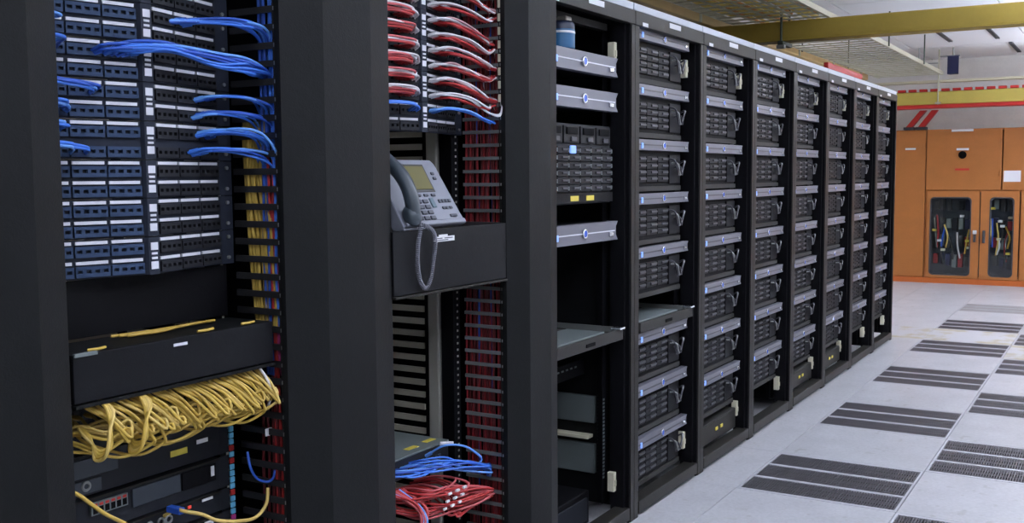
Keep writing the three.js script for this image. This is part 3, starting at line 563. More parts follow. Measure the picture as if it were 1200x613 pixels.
// --- lower part of the phone rack
{
  const o = thing('shelf_switch', 'grey-topped network switch with two yellow stickers below the phone', 'network device');
  const z0 = ZBk + 0.255, z1 = ZBk - 0.165;
  part(o, 'chassis', rbox(MX + 0.012, MX - 0.22, 0.5, 0.556, z0, z1, 0.003), M.gear);
  part(o, 'lid', rbox(MX + 0.014, MX - 0.22, 0.5565, 0.562, z0, z1, 0.002), M.plate);
  part(o, 'sticker', box(MX - 0.015, MX - 0.035, 0.562, 0.5632, -2.32, -2.37), M.ystick, 'yellow sticker');
  part(o, 'sticker', box(MX - 0.02, MX - 0.04, 0.562, 0.5632, -2.415, -2.462), M.ystick, 'yellow sticker');
  for (let k = 0; k < 20; k++) part(o, 'port', box(MX + 0.012, MX + 0.0155, 0.512, 0.53, z0 - 0.02 - k * 0.018, z0 - 0.034 - k * 0.018), M.gear2);
  for (let i = 0; i < 12; i++) {
    const zs = -2.1 - i * 0.02, y = 0.53 + rr(-0.008, 0.008), m = [M.blue, M.blue2, M.blue, M.blue3][i % 4];
    cable([[MX + 0.015, y, zs], [-1.67, y + 0.012, zs - 0.01], [-1.63 + rr(-0.02, 0.02), 0.545 + rr(-0.014, 0.012) - i * 0.001, Math.min(zs - 0.06, -2.2)], [-1.615 + rr(-0.02, 0.02), 0.515 + rr(-0.014, 0.014), -2.4], [-1.61 + rr(-0.02, 0.02), 0.475 + rr(-0.02, 0.015), -2.53], [-1.64, 0.44 + rr(-0.02, 0.03), -2.6]], 0.003, m, 'blue cable sweeping from the switch below the phone to the comb', 'blue cables below the phone', [0]);
  }
  cable([[MX + 0.015, 0.54, -2.36], [-1.65, 0.575, -2.37], [-1.62, 0.568, -2.42], [-1.61, 0.54, -2.47], [-1.605, 0.51, -2.5], [-1.62, 0.49, -2.48], [-1.66, 0.5, -2.44]], 0.0032, M.blue3, 'pale blue cable curling back below the phone', 'pale blue cable', [0]);
  cable([[-1.665, 0.578, -2.375], [-1.645, 0.576, -2.40], [-1.64, 0.575, -2.405]], 0.006, M.white, 'white plug at the start of the curling blue cable', 'white plug', null, 'cable_plug');
  for (let i = 0; i < 34; i++) {
    const zs = -2.07 - (i % 17) * 0.02, lay = rr(0, 1), m = [M.red, M.red2, M.red, M.pinkred][i % 4];
    cable([[MX - 0.02, 0.47 - lay * 0.02, zs], [-1.67, 0.49 - lay * 0.03, zs - 0.01], [-1.62 + rr(-0.02, 0.03), 0.485 - lay * 0.07, Math.min(zs - 0.04, -2.17)], [-1.6 + rr(-0.02, 0.02), 0.47 - lay * 0.085, -2.33 + rr(-0.03, 0.03)], [-1.6 + rr(-0.02, 0.02), 0.445 - lay * 0.06, -2.45], [-1.605 + rr(-0.015, 0.015), 0.415 - lay * 0.025, -2.54], [-1.64, 0.385 - lay * 0.02, -2.6]], 0.003, m, 'red cable in the sagging bunch below the phone', 'red cable bunch', null);
  }
  for (let i = 0; i < 12; i++) {
    const m = i % 5 === 4 ? M.blue3 : i % 3 ? M.red : M.pinkred, z = -2.11 - i * 0.007;
    cable([[-1.66, 0.5, z], [-1.6 + rr(-0.01, 0.02), 0.49 - i * 0.004, z - 0.02], [-1.575 + rr(-0.01, 0.01), 0.45 - i * 0.003, z - 0.045 + i * 0.004], [-1.575, 0.40, z - 0.03 + i * 0.003], [-1.59, 0.34, z + 0.01], [-1.62, 0.2, z + 0.01]], 0.003, m, `${m === M.blue3 ? 'pale blue' : 'red'} cable turning down beside the near pillar of the phone rack`, 'cables turning down below the phone');
  }
  for (let i = 0; i < 9; i++) solo('cable_marker', rbox(-1.578, -1.574 + rr(0, 0.004), 0.43 + (i % 3) * 0.018, 0.436 + (i % 3) * 0.018, -2.26 - i * 0.012, -2.275 - i * 0.012, 0.0008), M.paper, 'small white marker sleeve on the red cable bunch', 'marker', 'white cable markers');
  solo('rear_blank_panel', rbox(MX - 0.26, MX - 0.27, 0.05, 0.49, ZBk + 0.26, ZBk - 0.23, 0.002), M.black, 'black blank plate low in the phone rack', 'panel');
}

// ------------------------------------------------------------------ server cabinets
const FX = -1.61, CW = 0.72, CZ0 = -2.88, CH = 1.95, DEPTH = 1.0;
const cabPost = prismY([[-0.0042, -0.001], [-0.0042, -0.04], [-0.02, -0.04], [-0.02, -0.055], [-0.075, -0.055], [-0.075, -0.001]], 0, CH - 0.001);
const cabPostR = prismY([[-0.0042, -CW + 0.001], [-0.075, -CW + 0.001], [-0.075, -CW + 0.055], [-0.02, -CW + 0.055], [-0.02, -CW + 0.04], [-0.0042, -CW + 0.04]], 0, CH - 0.001);
const stripL = rbox(0, -0.004, 0.001, CH - 0.054, -0.001, -0.039, 0.0015), stripR = rbox(0, -0.004, 0.001, CH - 0.054, -CW + 0.001, -CW + 0.033, 0.0015);  // greyer post fronts against black sides: shading put into two colours
const cab = {
  side: box(-0.076, -DEPTH, 0.05, CH - 0.03, -0.002, -0.012), sideR: box(-0.076, -DEPTH, 0.05, CH - 0.03, -CW + 0.002, -CW + 0.012),
  back: box(-DEPTH, -DEPTH - 0.01, 0.02, CH - 0.01, -0.002, -CW + 0.002),
  top: merge([box(-0.02, -DEPTH, CH - 0.03, CH, -0.0415, -CW + 0.0415)]),
  header: rbox(0.001, -0.03, CH - 0.052, CH + 0.001, -0.002, -CW + 0.002, 0.003),
  inner: box(-0.09, -0.12, CH - 0.075, CH - 0.05, -0.056, -CW + 0.056),
  sill: rbox(0.002, -0.06, 0.012, 0.062, -0.042, -CW + 0.042, 0.004),
  trim: rbox(-0.006, -0.04, CH + 0.002, CH + 0.03, -0.003, -CW + 0.003, 0.003),
  sticker: box(0.001, 0.0022, CH - 0.026, CH - 0.006, -0.33, -0.45), small: box(0.001, 0.0022, CH - 0.05, CH - 0.036, -0.065, -0.115),
  rail: merge([box(-0.1, -0.13, 0.07, CH - 0.08, -CW + 0.056, -CW + 0.014), box(-0.1, -0.103, 0.07, CH - 0.08, -CW + 0.076, -CW + 0.056)]),
  railL: box(-0.1, -0.13, 0.07, CH - 0.08, -0.014, -0.056),
  strike: merge([rbox(-0.05, -0.078, 0, 0.075, -CW + 0.056, -CW + 0.078, 0.002), box(-0.046, -0.05, 0.022, 0.045, -CW + 0.062, -CW + 0.073)]),
  foot: cyl(0.022, 0.028, 0.014, 12),
};
const CABN = ['first', 'second', 'third', 'fourth', 'fifth', 'sixth', 'seventh', 'eighth'];
for (let i = 0; i < 8; i++) {
  const o = thing('server_cabinet', i === 7 ? 'black open-fronted server cabinet at the end of the row by the orange switchboards' : `black open-fronted server cabinet, ${CABN[i]} along from the phone rack`, 'cabinet', 'row of server cabinets', [FX, 0, CZ0 - CW * i]);
  const pl = part(o, 'post', cabPost, M.black), pr = part(o, 'post', cabPostR, M.black); part(pl, 'lit_front_tone', stripL, M.frame); part(pr, 'lit_front_tone', stripR, M.frame);
  part(o, 'side_panel', cab.side, M.black); part(o, 'side_panel', cab.sideR, i ? M.black : M.coat);
  part(o, 'back_panel', cab.back, i ? M.deep : M.coat); part(o, 'top_panel', cab.top, M.black);
  part(o, 'header', cab.header, M.frame); part(o, 'inner_beam', cab.inner, M.chassis); part(o, 'sill', cab.sill, M.frame);
  part(o, 'top_trim', cab.trim, M.trim, 'pale edging strip'); part(o, 'sticker', cab.sticker, M.paper, 'white sticker'); part(o, 'sticker', cab.small, M.paper);
  part(o, 'mounting_rail', cab.rail, M.black); part(o, 'mounting_rail', cab.railL, M.black);
  for (const y of [0.125, 1.755]) part(o, 'strike_plate', cab.strike, M.cream, 'cream door strike plate').position.y = y;
  for (const [x, z] of [[-0.05, -0.04], [-0.05, -CW + 0.04]]) part(o, 'foot', cab.foot, M.black).position.set(x, 0.007, z);
  if (i === 0) {
    // side gear seen inside the first cabinet
    part(o, 'side_plate', rbox(-0.155, -0.45, 0.372, 0.478, -CW + 0.014, -CW + 0.034, 0.002), M.plate, 'grey-green side plate');
    part(o, 'side_plate', rbox(-0.155, -0.45, 0.172, 0.288, -CW + 0.014, -CW + 0.034, 0.002), M.plate, 'grey-green side plate');
    part(o, 'side_bar', rbox(-0.17, -0.45, 0.312, 0.325, -CW + 0.014, -CW + 0.06, 0.002), M.cream);
    const s = []; for (let k = 0; k < 22; k++) s.push(box(-0.102, -0.0985, 0.17 + k * 0.0145, 0.178 + k * 0.0145, -CW + 0.058, -CW + 0.072)); part(o, 'rail_slots', merge(s), M.plate);
    const s2 = []; for (let k = 0; k < 22; k++) s2.push(box(-0.135, -0.15, 0.17 + k * 0.0145, 0.178 + k * 0.0145, -CW + 0.012, -CW + 0.016)); part(o, 'rail_slots', merge(s2), M.plate);
  }
}
// --- servers
const SX = -1.645, SW = 0.56, SPITCH = 0.2135;
const ribbon = (pts, depth, bev) => { const s = new THREE.Shape(pts.map(p => new THREE.Vector2(...p))); const g = new THREE.ExtrudeGeometry(s, { depth, bevelEnabled: true, bevelSize: bev, bevelThickness: bev, bevelSegments: 2, bevelOffset: -bev }); g.rotateY(Math.PI / 2); return uvm(g); };
// outline in (-z, y): notched ends; extruded along +x
function bezelGeo(w, h, depth, notch) { const a = w / 2, b = h / 2; return ribbon([[-a, -b], [a, -b], [a - notch, -b * 0.45], [a - notch, b * 0.45], [a, b], [-a, b], [-a + notch, b * 0.45], [-a + notch, -b * 0.45]], depth, 0.002); }
const sg = {
  bezel: bezelGeo(SW, 0.043, 0.026, 0.008), ridge: box(0.026, 0.0295, -0.0022, 0.0022, -SW / 2 + 0.02, SW / 2 - 0.02),
  badge: cyl(0.011, 0.011, 0.008, 20).rotateZ(Math.PI / 2), ring: new THREE.TorusGeometry(0.0125, 0.0026, 8, 20).rotateY(Math.PI / 2),
  led: rbox(0, 0.006, -0.011, 0.011, -0.007, 0.007, 0.002), latch: rbox(0, 0.008, -0.007, 0.007, -0.011, 0.011, 0.003),
  chassis: box(-0.005, -0.65, -0.1855, 0.021, -SW / 2 + 0.03, SW / 2 - 0.03),
  lip: rbox(0.003, -0.005, -0.185, -0.165, -SW / 2 + 0.03, SW / 2 - 0.03, 0.001), hood: box(0, -0.006, -0.042, -0.028, -SW / 2 + 0.03, SW / 2 - 0.03),
  drive: rbox(0, 0.01, -0.0112, 0.0112, -0.054, 0.054, 0.0015), handle: rbox(0.01, 0.0145, -0.003, 0.006, -0.048, 0.012, 0.0015),
  side: rbox(-0.004, 0.004, -0.155, -0.035, -SW / 2 + 0.04, -SW / 2 + 0.16, 0.002),
};
const driveYZ = []; for (let c = 0; c < 3; c++) for (let r = 0; r < 4; r++) driveYZ.push([-0.056 - r * 0.0265, SW / 2 - 0.1 - c * 0.114]);
const driveBank = merge(driveYZ.flatMap(([y, z]) => [sg.drive.clone().translate(0, y, z), sg.handle.clone().translate(0, y, z)]));
const serverCables = [0, 1, 2].map(k => tube([[0.0, -0.05 - k * 0.02, -0.11 - k * 0.03], [0.028, -0.06 - k * 0.012, -0.12 - k * 0.03], [0.032, -0.095, -0.135 - k * 0.022], [0.024, -0.12, -0.17 - k * 0.02], [0.03, -0.085, -0.21], [0.02, -0.06, -0.235 - k * 0.008], [0.0, -0.07, -0.24]], 0.0036, 30, 6));
function server(i, k, y, detailed) {   // y = bezel bottom
  const c = CZ0 - CW * i - CW / 2;
  const o = thing('rack_server', `silver-bezelled server, ${k === 0 ? 'topmost' : ORD[k] + ' from the top'} in the ${CABN[i]} cabinet from the phone rack`, 'server', 'servers in the cabinet row', [SX - 0.026, y + 0.0215, c]);
  part(o, 'chassis', sg.chassis, M.black);
  const b = part(o, 'bezel', sg.bezel, M.silver, 'silver front bezel');
  part(b, 'ridge', sg.ridge, M.handle);
  const bd = part(b, 'badge', sg.badge, M.badge, 'round blue badge'); bd.position.set(0.028, 0, 0);
  part(b, 'badge_ring', sg.ring, M.chrome).position.set(0.03, 0, 0);
  part(b, 'indicator', sg.led, M.led, 'blue indicator').position.set(0.026, -0.004, SW / 2 - 0.06);
  part(b, 'latch', sg.latch, M.chrome).position.set(0.026, -0.005, -SW / 2 + 0.045);
  part(o, 'lip', sg.lip, M.chassis);
  if (detailed) for (const [yy, z] of driveYZ) { const d = part(o, 'drive', sg.drive, M.drive); d.position.set(-0.005, yy, z); part(d, 'drive_handle', sg.handle, M.handle); }
  else { const d = part(o, 'drive_bank', driveBank, M.drive); d.position.set(-0.005, 0, 0); }
  part(o, 'port_panel', sg.side, M.drive);
  serverCables.forEach((g, q) => { if (detailed || q < 2) part(o, 'cable', g, q === 1 ? M.steel : M.handle); });
  return o;
}
for (let i = 1; i < 8; i++) for (let k = 0; k < 8; k++) server(i, k, 1.862 - SPITCH * k - (i === 1 && k > 4 ? 0.125 : 0), i < 5);
// rails' small parts: power units at the cabinet feet
for (const i of [2, 4, 5]) {
  const c = CZ0 - CW * i - CW / 2, o = thing('power_unit', `dull grey power unit at the foot of the ${CABN[i]} cabinet from the phone rack`, 'power unit', 'power units in the cabinet feet', [SX - 0.02, 0.07, c]);
  part(o, 'case', rbox(0, -0.6, 0, 0.1, -SW / 2, SW / 2, 0.003), M.chassis);
  part(o, 'front', rbox(0.001, 0.006, 0.006, 0.094, -SW / 2 + 0.02, SW / 2 - 0.02, 0.003), M.frame);
  for (const z of [0.02, -0.05]) part(o, 'indicator', rbox(0.006, 0.011, 0.05, 0.066, z - 0.015, z + 0.015, 0.002), M.ystick, 'amber lamp');
}
// sliding keyboard trays
function keyboardTray(i, y, label) {
  const c = CZ0 - CW * i - CW / 2, o = thing('keyboard_tray', label, 'tray', 'sliding keyboard trays', [FX - 0.01, y, c]);
  part(o, 'deck', rbox(-0.01, -0.5, 0, 0.008, -SW / 2, SW / 2, 0.002), M.chassis);
  part(o, 'front_edge', rbox(0, -0.012, -0.014, 0.028, -SW / 2, SW / 2, 0.003), M.chassis);
  part(o, 'grip', rbox(0.001, 0.005, -0.001, 0.012, -0.035, 0.035, 0.002), M.deep);
  part(o, 'keyboard', rbox(-0.04, -0.2, 0.009, 0.024, -SW / 2 + 0.08, SW / 2 - 0.05, 0.003), M.plate);
  part(o, 'catch', rbox(0.012, -0.03, 0.028, 0.036, -SW / 2 + 0.01, -SW / 2 + 0.05, 0.002), M.chrome, 'bright metal catch');
  part(o, 'slide_rail', box(-0.02, -0.5, 0.01, 0.03, -SW / 2 - 0.012, -SW / 2 - 0.002), M.steel);
}
keyboardTray(1, 0.735, 'grey keyboard tray with an oval grip between the servers of the second cabinet');
keyboardTray(0, 0.735, 'grey keyboard tray pulled forward in the first cabinet below the dark bay');
// --- contents of the first cabinet
{
  const c = CZ0 - CW / 2;
  const big = { bezel: bezelGeo(SW, 0.07, 0.03, 0.016), chassis: box(-0.005, -0.65, -0.033, 0.033, -SW / 2 + 0.03, SW / 2 - 0.03) };
  [[1.697, 'second-largest bezel under the blue canister'], [1.57, 'just above the many-drive server'], [1.098, 'just below the many-drive server']].forEach(([y, w], k) => {
    const o = thing('rack_server', ['silver server directly under the blue canister', 'silver server between the upper silver server and the many-drive server', 'silver server below the many-drive server, above the empty bay'][k], 'server', 'wide silver servers of the first cabinet', [SX - 0.03, y + 0.035, c]);
    part(o, 'chassis', big.chassis, M.black);
    const b = part(o, 'bezel', big.bezel, M.silver, 'silver front bezel');
    part(b, 'ridge', box(0.03, 0.034, -0.002, 0.002, -SW / 2 + 0.03, SW / 2 - 0.03), M.label);
    part(b, 'badge', cyl(0.012, 0.012, 0.01, 20).rotateZ(Math.PI / 2), M.badge, 'round blue badge').position.set(0.034, 0, 0);
    part(b, 'badge_ring', new THREE.TorusGeometry(0.0145, 0.004, 8, 20).rotateY(Math.PI / 2), M.chrome).position.set(0.036, 0, 0);
    part(b, 'indicator', sg.led, M.led, 'blue indicator').position.set(0.03, -0.006, SW / 2 - 0.078);
    part(b, 'latch', rbox(0, 0.01, -0.009, 0.009, -0.016, 0.016, 0.004), M.chrome).position.set(0.03, -0.012, -SW / 2 + 0.065);
  });
  // many-drive server
  const o = thing('storage_server', 'dark server full of drive bays with two yellow stickers', 'server', null, [SX - 0.02, 1.237, c]);
  part(o, 'chassis', rbox(-0.002, -0.65, 0, 0.28, -SW / 2 + 0.02, SW / 2 - 0.02, 0.003), M.gear);
  for (let k = 0; k < 4; k++) { const z = SW / 2 - 0.09 - k * 0.125; const d = part(o, 'fan_bay', rbox(0, 0.008, 0.212, 0.272, z - 0.057, z + 0.057, 0.002), M.drive); part(d, 'fan_mouth', prismY([[0.0085, z + 0.04], [0.012, z + 0.04], [0.012, z - 0.04], [0.0085, z - 0.04]], 0.243, 0.266), M.deep); part(d, 'pull_tab', rbox(0.008, 0.014, 0.218, 0.234, z - 0.03, z + 0.01, 0.002), M.handle); }
  for (let r = 0; r < 6; r++) for (let k = 0; k < 6; k++) {
    const z = SW / 2 - 0.065 - k * 0.085, y = 0.056 + r * 0.0265; const d = part(o, 'drive', rbox(0, 0.009, y - 0.0115, y + 0.0115, z - 0.04, z + 0.04, 0.0015), M.drive);
    part(d, 'drive_handle', rbox(0.009, 0.013, y - 0.002, y + 0.005, z - 0.036, z + 0.008, 0.0012), M.handle); part(d, 'drive_latch', box(0.009, 0.012, y - 0.007, y + 0.007, z - 0.04, z - 0.034), M.plate);
  }
  part(o, 'base_strip', rbox(0, 0.01, 0.004, 0.04, -SW / 2 + 0.02, SW / 2 - 0.02, 0.002), M.black);
  for (const z of [0.05, -0.07]) part(o, 'sticker', box(0.01, 0.0115, 0.012, 0.03, z - 0.03, z + 0.03), M.ystick, 'yellow sticker');
  part(o, 'indicator', rbox(0.0085, 0.016, 0.176, 0.204, 0.045, 0.085, 0.004), M.led, 'bright blue lamp');
  part(o, 'name_label', box(0.008, 0.0098, 0.248, 0.262, 0.045, 0.085), M.paper);
  // canister on the top server
  const cz = -3.165, cy = 1.768, cx = -1.695;
  const cn = thing('canister', 'blue-wrapped canister standing on the top server of the first cabinet', 'canister', null, [cx, cy, cz]);
  const lathe = pts => new THREE.LatheGeometry(pts.map(p => new THREE.Vector2(...p)), 28);
  part(cn, 'body', lathe([[0, 0], [0.046, 0], [0.05, 0.004], [0.05, 0.05], [0.0495, 0.066]]), M.cupwrap, 'blue wrapper');
  part(cn, 'shoulder', lathe([[0.0495, 0.066], [0.049, 0.085], [0.042, 0.094], [0, 0.094]]), M.cupdark);
  part(cn, 'lid', rbox(-0.02, 0.03, 0.0945, 0.112, -0.03, 0.012, 0.006), M.cupcap);
  part(cn, 'band', lathe([[0.0505, 0.052], [0.0512, 0.054], [0.0512, 0.058], [0.0505, 0.06]]), M.paper);
  // devices low in the cabinet
  const p = thing('power_unit', 'black power strip unit standing low in the first cabinet', 'power unit', null, [FX - 0.14, 0, c]);
  part(p, 'case', rbox(0, -0.5, 0.002, 0.13, -SW / 2 + 0.03, SW / 2 - 0.08, 0.004), M.black); part(p, 'front', rbox(0.001, 0.008, 0.02, 0.11, -SW / 2 + 0.06, SW / 2 - 0.12, 0.003), M.gear);
  const bl = thing('slotted_panel', 'dark slotted panel above the side plates in the first cabinet', 'panel', null, [SX - 0.15, 0.6, c]);
  part(bl, 'plate', rbox(0, -0.01, -0.03, 0.03, -SW / 2 - 0.02, SW / 2 + 0.02, 0.001), M.black);
  const sl = []; for (let k = 0; k < 14; k++) sl.push(box(0.0005, 0.003, 0.006, 0.012, -SW / 2 + 0.05 + k * 0.035, -SW / 2 + 0.066 + k * 0.035)); part(bl, 'slot_row', merge(sl), M.plate);
}

// ------------------------------------------------------------------ overhead: beam, tray, far ducts
{
  const bm = thing('yellow_duct', 'long olive-yellow cable duct crossing over the rack row and the aisle', 'duct');
  part(bm, 'trough', rbox(-4.3, 2.3, 2.3, 2.435, -7.5, -7.64, 0.012), M.duct);
  part(bm, 'lower_edge', rbox(-4.3, 2.3, 2.292, 2.304, -7.488, -7.652, 0.003), M.duct);
  for (const x of [-4.25, -2.2, -0.2, 1.9]) { const h = thing('hanger', 'grey threaded hanger rod with clamp holding the yellow duct', 'hanger', 'duct hangers'); for (const z of [-7.47, -7.67]) part(h, 'rod', rod([x, 2.27, z], [x, CEIL, z], 0.009), M.darkgreen); part(h, 'crossbar', rbox(x - 0.02, x + 0.02, 2.262, 2.291, -7.45, -7.69, 0.004), M.darkgreen); part(h, 'nut', rbox(x - 0.03, x + 0.03, 2.236, 2.262, -7.45, -7.49, 0.004), M.steel); }
  const ty = 2.45, x0 = -2.6, x1 = -1.9, z0 = -3.6, z1 = -12.8;
  const t = thing('cable_ladder', 'wide wire cable ladder running above the server cabinets', 'cable tray');
  for (const x of [x0, x1]) { part(t, 'side_rail', rbox(x - 0.012, x + 0.012, ty, ty + 0.04, z1, z0, 0.003), M.tray); }
  const rungGeo = rbox(x0, x1, -0.004, 0.006, -0.006, 0.006, 0.002);
  for (let z = z0 - 0.1; z > z1; z -= 0.16) part(t, 'rung', rungGeo, M.tray).position.set(0, ty, z);
  for (let k = 0; k < 4; k++) part(t, 'wire', rod([x0 + 0.14 * (k + 1), ty + 0.018, z0], [x0 + 0.14 * (k + 1), ty + 0.018, z1], 0.004, 6), M.tray);
  for (const [x, z] of [[-2.63, -5.4], [-1.87, -5.4], [-2.63, -9.6], [-1.87, -9.6], [-2.63, -11.4], [-1.87, -11.4]]) solo('hanger_rod', rod([x, ty, z], [x, CEIL, z], 0.007), M.darkgreen, 'thin rod hanging the cable ladder from the ceiling', 'hanger', 'ladder hanger rods');
  const td = thing('tan_duct', 'flat tan cable duct beside the wire ladder above the cabinets', 'duct');
  part(td, 'trough', rbox(-3.3, -2.72, 2.4362, 2.52, -12.8, -3.4, 0.01), M.tan);
  for (let z = -4.6; z > -12.6; z -= 1.3) part(td, 'joint_band', rbox(-3.31, -2.71, 2.4361, 2.524, z, z - 0.04, 0.004), M.tray);
  // yellow and grey cables lying in the near part of the ladder
  for (let i = 0; i < 22; i++) {
    const x = x0 + 0.04 + i * 0.028, pts = []; const ze = -7.3 - rr(0, 1.2); for (let k = 0; k <= 8; k++) pts.push([x + rr(-0.012, 0.012), ty + 0.034 + rr(0, 0.02), z0 - 0.1 + (ze - z0) * k / 8]);
    const m = [M.trayyellow, M.trayyellow, M.tray, M.trayorange, M.trayyellow, M.trayyellow][i % 6];
    cable(pts, 0.009, m, `${m === M.tray || m === M.steel ? 'grey' : m === M.trayorange ? 'orange' : 'yellow'} cable lying in the overhead ladder`, 'cables in the overhead ladder', null, 'tray_cable');
  }
  // red tray over the cabinets
  const rt = thing('red_strip', 'red strip lying above the far server cabinets', 'strip'); part(rt, 'bar', rbox(-1.72, -1.75, 2.02, 2.06, -6.9, -7.9, 0.004), M.redpaint); for (const z of [-7.0, -7.8]) part(rt, 'stand', box(-1.725, -1.745, 1.951, 2.02, z, z - 0.02), M.redpaint);
  // far yellow duct with red edges
  const fd = thing('yellow_duct', 'bright yellow duct with red edging above the orange switchboards', 'duct');
  part(fd, 'trough', rbox(-4.2, 2.3, 2.125, 2.275, -12.9, -13.1, 0.01), M.duct2);
  part(fd, 'red_edge', rbox(-4.2, 2.3, 2.085, 2.124, -12.885, -13.1, 0.006), M.redpaint, 'red lower edge');
  for (let x = -3.0; x < 2.2; x += 0.12) part(fd, 'red_clip', rbox(x, x + 0.085, 2.276, 2.306, -12.89, -12.95, 0.004), M.redpaint, 'red clip');
  part(fd, 'flange', rbox(-4.2, 2.3, 2.40, 2.43, -13.2, -13.3, 0.004), M.cream);
  for (const x of [-3.6, -1.95, -0.4, 1.4]) solo('hanger_rod', merge([rod([x, 2.12, -12.87], [x, CEIL, -12.87], 0.008), box(x - 0.03, x + 0.03, 2.128, 2.15, -12.86, -12.884)]), M.tray, 'rod holding the red-edged yellow duct above the orange switchboards', 'hanger', 'far duct hangers');
  for (const [x, b] of [[-2.18, -2.34], [-2.05, -2.2]]) {
    const d = thing('red_drop', 'slanting red cable drop between the yellow duct and the orange switchboard', 'cable drop', 'red cable drops');
    const g = new THREE.ExtrudeGeometry(new THREE.Shape([[x - 0.035, 2.085], [x + 0.035, 2.085], [b + 0.035, 1.888], [b - 0.035, 1.888]].map(p => new THREE.Vector2(...p))), { depth: 0.08, bevelEnabled: false }); g.translate(0, 0, -13.1 - 0.29); part(d, 'channel', uvm(g), M.redpaint);
    part(d, 'shoe', box(b - 0.06, b + 0.06, 1.857, 1.888, -13.3, -13.42), M.slot);
  }
  // hanging box by the end wall
  const hb = thing('ceiling_speaker', 'small navy box hanging from a bracket under the ceiling', 'speaker', null, [-1.78, 2.45, -12.75]);
  part(hb, 'case', prismY([[-0.055, 0.05], [0.065, 0.05], [0.05, -0.05], [-0.04, -0.05]], 0, 0.2), M.navy); part(hb, 'bracket', rbox(-0.14, 0.07, 0.2, 0.212, -0.03, 0.03, 0.003), M.steel); part(hb, 'stem', rod([0, 0.21, 0], [0, 0.3, 0], 0.01), M.steel);
  const cam2 = thing('ceiling_camera', 'small olive dome hanging from the ceiling near the navy box', 'camera', null, [-2.12, 2.52, -12.6]);
  part(cam2, 'dome', new THREE.SphereGeometry(0.05, 16, 10), M.tray); part(cam2, 'stem', rod([0, 0.04, 0], [0, 0.23, 0], 0.01), M.steel); part(cam2, 'arm', rod([0, 0.05, 0], [0.2, 0.05, 0], 0.006), M.steel);
}

